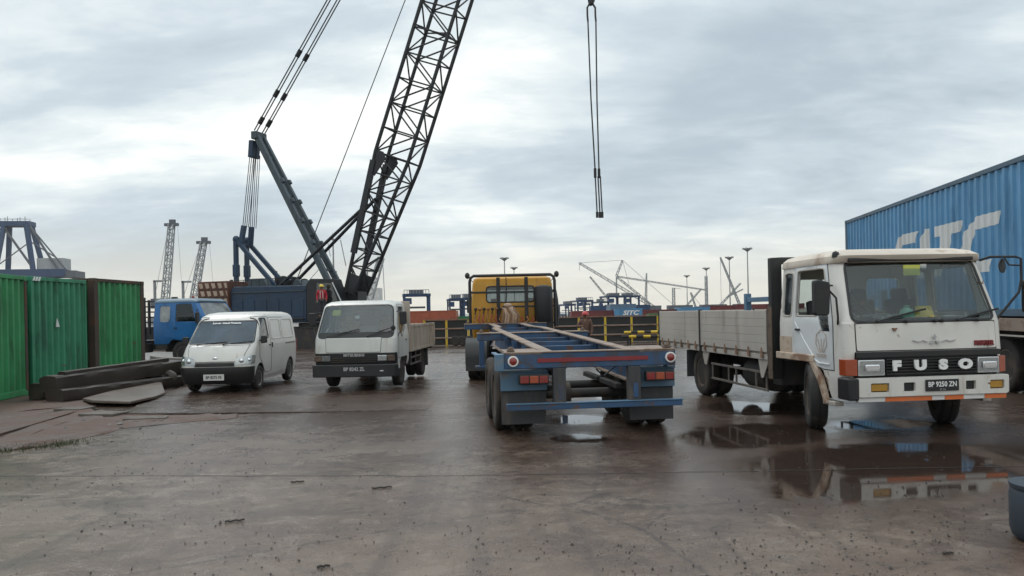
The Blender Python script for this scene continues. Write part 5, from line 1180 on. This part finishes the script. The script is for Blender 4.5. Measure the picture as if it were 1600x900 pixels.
cw = MB().bx(-7.62, -5.52, -1.7, 1.7, 1.55, 3.9).build('counterweight', 'cw_rust', CR, .04)
for r_ in range(5):
    for k in range(5):
        x0 = -7.58 + k * .44 + (r_ % 2) * .12; z0 = 3.46 - r_ * .45; x1 = min(x0 + .34, -5.56)
        if x1 - x0 > .12: MB().prism([(x0 + .02, z0 + .33), (x1 - .06, z0 + .33), (x1, z0 + .06), (x0 + .13, z0 + .02)], 'y', -1.72, -1.703).build('hazard_patch', 'cw_cream', cw)
for k in range(5): MB().bx(-7.62, -5.52, -1.716, -1.703, 3.40 - k * .45, 3.425 - k * .45).build('seam', 'chassis_dark', cw)
MB().tube((-6.6, 0, 3.9), (-6.6, 0, 4.05), .1).build('lifting_eye', 'chassis_dark', cw)
# mast, rear legs and links
for y in (-.5, .5):
    ms = MB().bar((.55, y, 3.3), (-4.45, y * .55, 12.5), .26, .34).build('mast_leg', 'crane_grey', CR, .03)
    for t in (.28, .42, .55, .68): c = Vector((.55, y, 3.3)).lerp(Vector((-4.45, y * .55, 12.5)), t); MB().box(c + Vector((.22, 0, .12)), (.16, .2, .26), (0, -.5, 0)).build('mast_lug', 'crane_grey', ms, .02)
    MB().bar((-5.86, y, 3.4), (-5.84, y, 6.35), .22, .24, (0, 1, 0)).bar((-5.85, y, 4.2), (-5.85, y, 4.9), .30, .32, (0, 1, 0)).build('rear_leg', 'crane_navy', CR, .02)
    MB().bar((-5.8, y, 6.35), (-3.1, y * 1.1, 3.5), .20, .24).build('link_arm', 'crane_navy', CR, .02); MB().ball((-5.82, y, 6.4), .22, 12, 8, (1, .7, 1)).build('pin', 'crane_navy', CR)
    MB().bar((-5.55, y * .9, 6.0), (-5.35, y * .7, 7.2), .28, .24, (0, 1, 0)).build('sheave_block', 'crane_navy', CR, .04); MB().bar((-4.75, y * .4, 12.2), (-4.85, y * .4, 11.2), .30, .35, (0, 1, 0)).build('sheave_block', 'crane_navy', CR, .04)
    for k in range(4): rod(CR, 'luffing_rope', (-5.45 + k * .09, y * .7 + .06 * k, 7.1), (-4.95 + k * .09, y * .4 + .06 * k, 11.4), .022, 'cable')
    rod(CR, 'back_stop', (-2.9, y * 1.2, 3.5), (2.9, y * .95, 8.35 if y > 0 else 7.95), .10, 'boom_black', 8)
    for k, yo in enumerate((-.12, .12)):
        a = Vector((-4.4, y * .75 + yo, 12.7)); b_ = Vector((15.0, y * .75 + yo, 39.3)); d = (b_ - a)
        rod(CR, 'pendant', a, b_, .035, 'cable')
    for t in (.02, .075, .155, .40, .66): MB().bar(Vector((-4.4, y * .75, 12.7)).lerp(Vector((15, y * .75, 39.3)), t - .006), Vector((-4.4, y * .75, 12.7)).lerp(Vector((15, y * .75, 39.3)), t + .008), .26, .16).build('pendant_link', 'boom_black', CR, .02)
MB().bar((-4.45, -.5, 12.45), (-4.45, .5, 12.45), .40, .45).build('mast_head', 'crane_grey', CR, .04)
for t in (.12, .35, .6, .85): c = Vector((.55, 0, 3.3)).lerp(Vector((-4.45, 0, 12.5)), t); MB().bar(c - Vector((0, .42, 0)), c + Vector((0, .42, 0)), .14).build('mast_tie', 'crane_grey', CR)
rod(CR, 'hoist_rope', (-2.4, .2, 3.5), (15.2, 0, 39.9), .026, 'cable')
# boom: four chords with lacing, tapered foot, 39 m long
B0 = Vector((1.78, 0, 3.0)); BD = Vector((.3535, 0, .9354)); BN = Vector((.9354, 0, -.3535)); BL = 39.2


def chord(t, i, j):
    k = min(1, .25 + .75 * t / 7.9) if t < 7.9 else (1 if t < 33 else 1 - .75 * (t - 33) / 6.2)
    w = 1.0 if t < 33 else 1 - .6 * (t - 33) / 6.2
    return B0 + BD * t + BN * (i * 1.05 * k) + Vector((0, j * .74 * w, 0))


st = [0.4, 1.5, 2.5, 3.5, 4.6, 5.7, 6.8, 7.9] + [7.9 + 1.395 * k for k in range(1, 19)] + [34.6, 36.2, 37.8, 39.2]
for i in (-1, 1):
    for j in (-1, 1):
        m = MB(); m.pipe([chord(t, i, j) for t in (0.0, 7.9, 33, 39.2)], .105, 8); m.build('boom_chord', 'boom_black', CR)
for k, (a, b_) in enumerate(zip(st, st[1:])):
    for j in (-1, 1):
        p, q = ((-1, 1) if k % 2 else (1, -1)); rod(CR, 'boom_lacing', chord(a, p, j), chord(b_, q, j), .046, 'boom_black'); rod(CR, 'boom_lacing', chord(b_, -1, j), chord(b_, 1, j), .046, 'boom_black')
    for i in (-1, 1):
        p, q = ((-1, 1) if k % 2 else (1, -1)); rod(CR, 'boom_lacing', chord(a, i, p), chord(b_, i, q), .046, 'boom_black'); rod(CR, 'boom_lacing', chord(b_, i, -1), chord(b_, i, 1), .046, 'boom_black')
for t in (7.9, 15.0, 22.2): rod(CR, 'boom_lacing', chord(t, -1, -1), chord(t, 1, 1), .05, 'boom_black'); rod(CR, 'boom_lacing', chord(t, -1, 1), chord(t, 1, -1), .05, 'boom_black')
for j in (-1, 1):
    MB().bar(chord(2.2, -1, j), chord(7.4, -1, j), .24, .30).build('boom_plate', 'boom_black', CR)
    m = MB(); c = [chord(.0, -1, j), chord(1.1, -1, j), chord(1.1, 1, j), chord(.0, 1, j)]; m.add([p + Vector((0, d, 0)) for d in (-.03, .03) for p in c], [(0, 1, 2, 3), (7, 6, 5, 4), (0, 4, 5, 1), (1, 5, 6, 2), (2, 6, 7, 3), (3, 7, 4, 0)]); m.build('boom_foot', 'boom_black', CR)
    m = MB(); c = [chord(7.2, -1, j), chord(8.0, -1, j), chord(8.0, -.55, j), chord(7.7, -.3, j), chord(6.6, -.72, j)]; n = 5; m.add([p + Vector((0, d, 0)) for d in (-.04, .04) for p in c], [tuple(range(n)), tuple(range(n, 2 * n))[::-1]] + [(i, (i + 1) % n, n + (i + 1) % n, n + i) for i in range(n)]); m.build('boom_bracket', 'boom_black', CR)
MB().bar(chord(39.2, 0, -1.4), chord(39.2, 0, 1.4), .5, .8).lathe([(.0001, -.1), (.42, -.1), (.36, 0), (.42, .1), (.0001, .1)], chord(39.3, .6, 0), 'y', 18).build('boom_head', 'boom_black', CR)

# rigging hanging from the boom head
HK = thing('hoist_hook', 'crane hook block with long hanging wire slings against the sky', 'hook', CR.matrix_basis @ Vector((15.62, 0, 0)), R(-18))
for x in (-.05, .05): rod(HK, 'hoist_rope', (x, 0, 17.9), (x * 3 - .1, 0, 39.4), .022, 'cable')
MB().prism(rpoly([(-.18, 17.75), (0, 18.25), (.2, 18.3), (.28, 17.8), (.1, 17.35), (-.1, 17.3)], .08), 'y', -.12, .12).build('hook_block', 'boom_black', HK, .03)
for a, b_, c in (((-.18, 17.4), (.05, 8.9), -.08), ((.2, 17.4), (.22, 8.9), .08)):
    m = MB().pipe([(0.02, c, 17.5), (a[0], c, 17.2), (a[0], c, 16.8), (a[0] + .02, c, 16.5)], .05, 6).pipe([(a[0] + .02, c, 16.6), (a[0] * .5 + b_[0] * .5 - .02, c, 12.5), (b_[0], c, b_[1])], .038, 6); m.build('sling', 'cable', HK)
    MB().box((b_[0], c, 8.75), (.14, .10, .5)).build('shackle', 'boom_black', HK, .03)
    for k, dx in enumerate((-.06, .06) if c > 0 else (0,)): MB().pipe([(b_[0] + dx, c, 8.6), (b_[0] + dx + .06, c, 6.7)], .036, 6).box((b_[0] + dx + .06, c, 6.62), (.12, .08, .3)).build('sling_leg', 'cable', HK)

# worker standing on the crane
JS = dict(pel=(0, 0, .93), chest=(0, .01, 1.30), neck=(0, .01, 1.47), head0=(0, 0, 1.54), head1=(0, -.01, 1.62), head2=(0, 0, 1.70),
          lsh=(.19, .01, 1.41), lel=(.25, .03, 1.14), lwr=(.24, -.06, .90), lha=(.23, -.09, .82), rsh=(-.19, .01, 1.41), rel=(-.26, .03, 1.14), rwr=(-.22, -.07, .90), rha=(-.21, -.10, .82),
          lhip=(.10, 0, .88), lkn=(.11, -.02, .48), lan=(.11, .02, .08), lto=(.12, -.12, .04), rhip=(-.10, 0, .88), rkn=(-.11, -.02, .48), ran=(-.11, .02, .08), rto=(-.12, -.12, .04))
pw = person('person', 'worker in red jacket and yellow helmet standing on the crane deck', CR.matrix_basis @ Vector((.75, -1.90, 1.72)), R(10), JS, 'shirt_red', 'trousers', 'helmet_yellow')
for x in (-.07, .07): MB().bx(x - .012, x + .012, -.19, -.165, 1.02, 1.42).build('reflective_stripe', 'cont_white', pw)
MB().bx(.2, 1.4, -2.2, -1.55, 1.66, 1.72).build('deck_plate', 'chassis_dark', CR)
# worker by the barrier, mostly hidden by the trailer
JB = {k: Vector(v) for k, v in JS.items()}
JB['rel'] = Vector((-.30, -.12, 1.18)); JB['rwr'] = Vector((-.10, -.26, 1.20)); JB['rha'] = Vector((-.02, -.28, 1.22))
person('person', 'worker in red helmet and brown clothes beyond the blue trailer', (2.86, 30.0, -.05), R(-20), JB, 'vest_tan', 'trousers', 'helmet_red')
# blue drum at the picture edge
dr = thing('plastic_drum', 'small dark slate blue drum at the picture edge near the camera', 'drum', (3.90, 5.62, 0))
MB().lathe([(.0001, 0), (.20, 0), (.235, .03), (.25, .08), (.25, .34), (.235, .38), (.0001, .38)], (0, 0, 0), 'z', 32).build('barrel', 'drum_blue', dr); MB().lathe([(.0001, .38), (.245, .38), (.25, .395), (.25, .415), (.23, .42), (.0001, .415)], (0, 0, 0), 'z', 32).build('lid', 'drum_blue', dr)


# ------------------------------------------------------------------ quay barrier
def barrier(label, x0, x1, y, n, group, z1=1.42):
    t = thing('quay_barrier', label, 'barrier', (x0, y, 0), 0, group); L = x1 - x0
    for k in range(n + 1): MB().bx(L * k / n - .055, L * k / n + .055, -.06, .06, 0, z1 + .02).build('post', 'fence_yellow', t, .008)
    for z, m in ((.42, 'fence_rust'), (.92, 'fence_rust'), (z1, 'fence_rust')): MB().bx(0, L, -.075, -.03, z - .03, z + .03).build('rail', m, t)
    for k in range(n):
        for z0, zz in ((.10, .40), (.46, .90), (.96, z1 - .04)): MB().bx(L * k / n + .07, L * (k + 1) / n - .07, -.02, .03, z0, zz).build('board', 'fence_black', t)
    return t


barrier('dark boarded yellow post barrier between small lorry and yellow truck', -4.8, -1.2, 42, 3, 'quay barriers')
barrier('dark boarded yellow post barrier right of the yellow truck', 2.2, 9.4, 42, 5, 'quay barriers')
for lb, x0, x1, y, z in (('black and yellow striped pipe kerb in front of the boarded barrier', 5.6, 8.6, 38.5, .62), ('lower black and yellow striped pipe kerb in front of the barrier', 5.4, 8.6, 38.0, .42)):
    t = thing('striped_pipe', lb, 'kerb', (x0, y, 0)); n = 9; L = x1 - x0
    for k in range(n): MB().tube((L * k / n, 0, z), (L * (k + 1) / n, 0, z), .075, n=10).build('segment', 'fence_yellow' if k % 2 == (0 if z > .5 else 1) else 'fence_black', t)
    for x in (.3, L - .3): MB().tube((x, 0, 0), (x, 0, z), .05).build('foot', 'fence_black', t)
q = MB().bx(-40, 60, 43.2, 43.8, -.02, .28).build('kerb', 'slab_edge', None, .03); tag(q, kind='structure')
for k in range(3):
    o = MB().lathe([(.10, 0), (.24, .02), (.27, .08), (.27, .16), (.24, .22), (.10, .24)], (0, 0, 0), 'y', 18).build('tyre_fender', 'rubber_muddy'); o.location = (-3.1 + k * .42, 41.3, .27); o.rotation_euler = (0, 0, R(15 * k - 10))
    tag(o, ['old tyre standing against the barrier nearest the small lorry', 'middle one of three old tyres against the barrier', 'old tyre standing against the barrier nearest the yellow truck'][k], 'tyre', 'old tyres')


# ------------------------------------------------------------------ far port
def far_box(label, x0, x1, y, z0, z1, mat, d=6, group='far stacked containers'):
    t = thing('shipping_container', label, 'container', (x0, y, z0), 0, group); L = x1 - x0; h = z1 - z0; n = max(6, int(L / .5))
    w = MB().bx(.06, L - .06, .06, d - .06, .1, h - .06); w.build('wall', mat, t)
    r = MB()
    for k in range(n): r.bx(L * (k + .2) / n, L * (k + .6) / n, .02, .062, .16, h - .14)
    r.build('rib', mat, t)
    f = MB()
    for x in (.05, L - .05): f.bx(x - .07, x + .07, 0, .14, 0, h)
    f.bx(.1, L - .1, .0, .1, h - .12, h - .002).bx(.1, L - .1, .0, .1, 0, .12); f.build('frame', mat, t); return t


far_box('dull orange container beyond the barrier behind the small lorry', -14.6, -7.6, 104, 0, 2.2, 'cont_orange')
far_box('green container low beyond the barrier beside the yellow truck', -7.4, -4.2, 106, 0, 1.35, 'cont_green')
far_box('long dark red container behind the barrier, nearest the straddle carriers', 9.4, 19.6, 121, 0, 1.75, 'cont_red')
far_box('dark red container between the lettered blue one and the dropside bed', 20.3, 26.2, 121, 0, 1.7, 'cont_red')
sc_ = far_box('light blue container with white letters in the far stack', 15.9, 20.0, 118, .55, 1.98, 'cont_blue', 2.4)
text('letter_row', 'SITC', .95, 'text_white', sc_, (2.3, -.03, .72), sc=(1.25, 1, 1), bold=.03, shear=.25, depth=.02)
far_box('pale grey blue container standing behind the lettered blue one', 16.4, 20.7, 128, 0, 2.75, 'trailer_light')
far_box('long dark blue container behind the far straddle carriers', 19.6, 34.2, 190, 0, 2.95, 'far_blue', 6)
far_box('long red container far behind the dropside bed', 31.0, 36.4, 125, 0, 2.15, 'cont_red')
far_box('second red container far behind the white lorry headboard', 36.8, 48.0, 126, 0, 2.25, 'cont_red')
far_box('blue container far behind the dropside bed', 25.9, 30.4, 118, 0, 2.0, 'cont_blue', 5)
far_box('small green container at the end of the barrier', 17.9, 19.0, 100, 0, 1.2, 'cont_green', 3)


def straddle(label, x, y, w, h, d=9, mat='far_blue', grp='blue straddle carriers'):
    t = thing('straddle_carrier', label, 'carrier', (x, y, 0), R(8), grp); r = w * .055
    for i in (0, 1):
        for j in (0, 1): MB().bx(i * w - r, i * w + r, j * d - r, j * d + r, .4, h).build('leg', mat, t)
        MB().bx(i * w - r * 1.3, i * w + r * 1.3, -.6, d + .6, h - .45, h).build('top_beam', mat, t); MB().bx(i * w - r * 1.2, i * w + r * 1.2, -.4, d + .4, .45, 1.0).build('bogie', mat, t)
        for j in range(3): MB().lathe([(.0001, -.2), (.5, -.2), (.5, .2), (.0001, .2)], (i * w, d * j / 2, .5), 'x', 12).build('wheel', 'rubber', t)
    [MB().bx(0, w, a, a + .6, h - .4, h + .05).build('cross_beam', mat, t) for a in (.2, d - .8)]; MB().bx(w * .2, w * .8, d * .3, d * .7, h - .2, h + .75).build('engine_house', 'far_dark', t)
    MB().bx(w * .15, w * .85, 1, d - 1, h * .52, h * .58).build('spreader', 'far_dark', t); MB().bx(-.2, w * .3, -.8, .5, h * .66, h * .86).build('cab', mat, t)
    ra_ = MB()
    for k in range(9): ra_.tube((w * k / 8, -.5, h), (w * k / 8, -.5, h + .7), .06, n=5)
    ra_.tube((0, -.5, h + .7), (w, -.5, h + .7), .06, n=5); ra_.build('railing', 'far_steel', t); return t


straddle('blue straddle carrier standing behind the small lorry bed', -19.6, 140, 4.5, 5.5, 7)
straddle('blue straddle carrier seen left of the yellow cab', -11.7, 145, 2.7, 4.6, 7)
straddle('dark straddle carrier seen behind the yellow cab mirror', -9.6, 150, 2.5, 4.8, 7)
for k, (x, y, w, h) in enumerate(((14.0, 200, 2.5, 3.6), (17.6, 205, 3.9, 4.6), (24.1, 210, 2.2, 4.2), (26.9, 214, 4.9, 5.8), (32.0, 218, 4.2, 5.8), (22.4, 240, 2.0, 4.0))):
    straddle(['smallest far blue straddle carrier right of the yellow truck', 'blue straddle carrier beside the smallest far one', 'blue straddle carrier in the middle of the far row', 'tall blue straddle carrier over the lettered container', 'tall blue straddle carrier at the end of the far row', 'distant blue straddle carrier glimpsed between the others'][k], x, y, w, h, 8)


def light_mast(label, x, y, h, top=1.0):
    t = thing('light_mast', label, 'light mast', (x, y, 0), 0, 'port light masts'); MB().tube((0, 0, 0), (0, 0, h), .38, .22, 10).build('pole', 'far_steel', t)
    MB().lathe([(.3, h - 1.6), (1.7 * top, h - .3), (1.8 * top, h), (1.5 * top, h + .1), (.0001, h + .1)], (0, 0, 0), 'z', 12).build('crown', 'far_steel', t)
    for k in range(6): a = k * 1.047; MB().box((1.75 * top * math.cos(a), 1.75 * top * math.sin(a), h - .1), (.7, .7, .8), (0, 0, a)).build('floodlight', 'far_grey', t)


for lb, x, y, h in (('tallest light mast rising just left of the white lorry cab', 114.6, 372, 30.3), ('light mast second from the white lorry cab', 119.4, 420, 29.4), ('light mast with lattice tower beside it', 126.5, 498, 27.8), ('shortest light mast above the dropside bed', 133, 582, 26.8), ('taller light mast above the yellow cab', -3.4, 400, 30.1), ('shorter light mast above the yellow cab', 1.8, 480, 29.7)):
    light_mast(lb, x, y, h, 1.15)


def lattice(m, p, q, w, n, r, w2=None):
    """square lattice boom between two points"""
    p, q = Vector(p), Vector(q); w2 = w2 or w; _, _, a, b_ = m.frame(p, q, (0, 1, 0)); c = lambda t, i, j: p.lerp(q, t) + a * (i * (w + (w2 - w) * t) / 2) + b_ * (j * (w + (w2 - w) * t) / 2)
    for i in (-1, 1):
        for j in (-1, 1): m.bar(c(0, i, j), c(1, i, j), r * 2)
    for k in range(n):
        t0, t1 = k / n, (k + 1) / n; s = 1 if k % 2 else -1
        for j in (-1, 1): m.bar(c(t0, s, j), c(t1, -s, j), r * 1.4); m.bar(c(t0, j, s), c(t1, j, -s), r * 1.4)
    return m


def harbour_crane(label, x, y, z, tip, w, grp='tall harbour cranes'):
    t = thing('harbour_crane', label, 'crane', (x, y, 0), 0, grp)
    MB().bx(-4, 4, -4, 4, 0, 2.5).bx(-2.2, 2.2, -2.2, 2.2, 2.5, z).build('base', 'far_steel', t); MB().bx(-3.8, 1.6, -2, 2, z - 3.2, z).build('machine_house', 'far_dark', t)
    lattice(MB(), (0, 0, z - 1), tip, w, 12, .16, w * .8).build('boom', 'far_grey', t); MB().box(tip, (w * 2.3, 1.2, .9)).box((tip[0] + .3, 0, tip[2] + 1), (w, .8, 1.3)).build('boom_head', 'far_dark', t)
    MB().tube((-3.5, 0, z), (tip[0] - .8, 0, tip[2]), .07, n=4).tube((tip[0] + w, 0, tip[2]), (tip[0] + w + 1.2, 0, z), .05, n=4).build('stay_rope', 'far_grey', t); MB().bx(-3.6, -3.0, -.4, .4, z, z + 6).bx(-3.6, -.6, -.4, .4, z + 5.4, z + 6).build('a_frame', 'far_steel', t)
    return t


harbour_crane('taller pale lattice harbour crane above the blue lorry cab', -112.8, 250, 8.6, (2.6, 0, 32.6), 1.9)
harbour_crane('shorter pale lattice harbour crane right of the taller one', -103.6, 250, 8.2, (3.7, 0, 26.6), 1.9)
# ship-to-shore gantry crane
t = thing('gantry_crane', 'blue ship-to-shore gantry crane rising above the green containers', 'crane', (-262, 400, 0), R(10))
m = 'far_blue'
for x in (-6, 12):
    for y in (0, 14): MB().bar((x, y, 0), (x, y, 28), 1.8).build('leg', m, t)
MB().bx(-26, 28, -2, 1.5, 25.5, 29.5).bx(-26, 28, 12.5, 16, 25.5, 29.5).build('girder', m, t); MB().bx(-6, 12, -1, 15, 13, 15).build('portal_beam', m, t)
MB().bar((12, 0, 29), (7.5, 4, 54), 2.0).bar((-6, 0, 29), (-3, 4, 54), 2.0).bar((12, 14, 29), (7.5, 10, 54), 2.0).bar((-6, 14, 29), (-3, 10, 54), 2.0).build('a_frame', m, t); MB().bx(-7, 9.5, 3, 11, 52.6, 55.2).build('apex_beam', m, t)
MB().bar((9, 4, 53), (28, 0, 29), .6).bar((9, 4, 53), (24, 0, 29), .9).bar((-4, 4, 53), (12, 0, 30), .9).bar((-3, 4, 53), (-26, 0, 29), .6).bar((9, 6, 45), (-8, 2, 30), .5).bar((8, 6, 45), (22, 2, 36), .5).build('forestay', 'far_dark', t)
MB().bx(13, 26, 2, 12, 29.5, 35.5).build('machine_house', 'far_grey', t); MB().bx(27, 33, -1.5, 12, 25, 28.5).build('cab', 'far_dark', t)
rl = MB()
for k in range(9): rl.tube((-7 + k * 2.0 + (k * 7 % 3) * .4, 3, 55.2), (-7 + k * 2.0 + (k * 7 % 3) * .4, 3, 56.2 + (k * 5 % 4) * .45), .16, n=4)
rl.bx(-7, 9, 2.8, 3.2, 56.1, 56.3)
rl.build('railing', 'far_dark', t)
# far crawler crane with its long jib lying out, and others beyond the stacks
def simple_crane(label, parts, ropes, loc, body=None, grp='distant lattice cranes'):
    t = thing('lattice_crane', label, 'crane', loc, 0, grp)
    for nm, p, q, w, n, w2 in parts: lattice(MB(), p, q, w, n, .11, w2).build(nm, 'far_grey', t)
    r = MB()
    for p, q in ropes: r.tube(p, q, .08, n=4)
    if ropes: r.build('stay_rope', 'far_grey', t)
    MB().bx(-2.5, 2.5, -2, 2, 0, 3.2).bx(-4, 3, -2.6, 2.6, 0, 1.2).build('base', 'far_dark', t); return t


simple_crane('distant lattice crane whose boom slants up over the blue carriers', [('boom', (0, 0, 2.6), (-28.9, 0, 20.5), 1.1, 22, .6), ('mast', (-14.5, 0, 14.9), (-11.9, 0, 21.2), .7, 5, .5), ('back_mast', (-.0, 0, 2.6), (-14.3, 0, 14.8), .7, 12, .6), ('jib', (-14.3, 0, 14.9), (20.3, 0, 8.9), .45, 24, .35), ('prop', (-14.6, 0, 3), (-14.4, 0, 14.8), .3, 8, .3)],
             [((-28.9, 0, 20.5), (-11.9, 0, 21.2)), ((-11.9, 0, 21.2), (8, 0, 3)), ((-11.9, 0, 21.2), (-9.5, 0, 11.5)), ((-28.8, 0, 20.3), (-28.8, 0, 17.5)), ((20.3, 0, 8.9), (20.3, 0, 3))], (55.5, 300, 0))
simple_crane('distant short crane boom slanting up behind the blue carriers', [('boom', (0, 0, 3), (-9.5, 0, 15.1), .6, 10, .4)], [], (40.3, 301, 0))
simple_crane('thin upright crane mast between the far booms', [('boom', (0, 0, 2), (.6, 0, 16.0), .9, 12, .3)], [], (52.6, 302, 0))
simple_crane('small upright crane mast behind the bed', [('boom', (0, 0, 2), (0, 0, 10.1), .9, 8, .8)], [((0, 0, 10), (3, 0, 9.6))], (63.9, 303, 0))
simple_crane('steep crane boom crossing behind the light masts', [('boom', (0, 0, 2.5), (-7.4, 0, 21.8), .75, 16, .4)], [((-7.4, 0, 21.8), (-7.4, 0, 3))], (90.3, 304, 0))
simple_crane('low crane boom leaning up to the right near the masts', [('boom', (0, 0, 2.5), (8.6, 0, 11.4), .7, 10, .4), ('jib', (3, 0, 6), (9.5, 0, 9), .3, 6, .3)], [], (82.4, 305, 0))
simple_crane('twin lattice tower close beside a light mast', [('tower', (0, 0, 2), (0, 0, 14.6), .9, 12, .8)], [], (77.6, 306, 0))
simple_crane('small crossed booms low behind the dropside bed', [('boom', (0, 0, 2.5), (6.5, 0, 9.6), .5, 8, .4), ('jib', (4, 0, 2.5), (2.2, 0, 8.2), .5, 6, .4)], [((2.2, 0, 8.2), (6, 0, 3))], (69.4, 307, 0))
simple_crane('pale lattice crane boom rising behind the foot of the black boom', [('boom', (0, 0, 2), (3.9, 0, 14.5), 1.5, 10, 1.2)], [((4.2, 0, 14.5), (4.6, 0, 2))], (-32.6, 170, 0))
# ship masts seen between the mast and the boom of the near crane
t = thing('moored_ship', 'pale ship with masts glimpsed behind the navy crane', 'ship', (-52, 235, 0))
MB().prism([(-14, 0), (-16, 4), (18, 4), (15, 0)], 'y', -4, 4).build('hull', 'far_dark', t); MB().bx(4, 12, -3, 3, 4, 10).bx(5, 10, -3, 3, 10, 13).build('superstructure', 'ship_white', t)
MB().tube((-2.3, 0, 4), (-2.3, 0, 27), .32, .2, 6).tube((-4, 0, 25), (0, 0, 25.5), .14, n=4).tube((-4, 0, 25), (-3.2, 0, 20), .1, n=4).tube((0, 0, 25), (1.5, 0, 17), .14, n=4).bx(-3.2, -1.4, -.5, .5, 15, 15.5).build('mast', 'far_steel', t)
MB().tube((-18, 0, 4), (-6, 0, 17), .1, n=4).tube((8, 0, 13), (8, 0, 18), .25, n=5).bx(6, 10, -.3, .3, 15, 15.4).build('derrick', 'far_steel', t)
# ------------------------------------------------------------------ sea air
HAZE = .00018
hz = MB().bx(-900, 900, -40, 900, -1, 70).build('haze', None, smooth=0)
hm = bpy.data.materials.new('haze'); hm.use_nodes = True; T = NT(hm.node_tree); T.n.clear(); out = T.node('ShaderNodeOutputMaterial'); pv = T.node('ShaderNodeVolumePrincipled')
pv.inputs['Color'].default_value = (.92, .92, .88, 1); pv.inputs['Density'].default_value = HAZE; T.l.new(pv.outputs[0], out.inputs['Volume']); hz.data.materials.append(hm)
tag(hz, 'thin sea haze over the port', 'haze', kind='stuff')
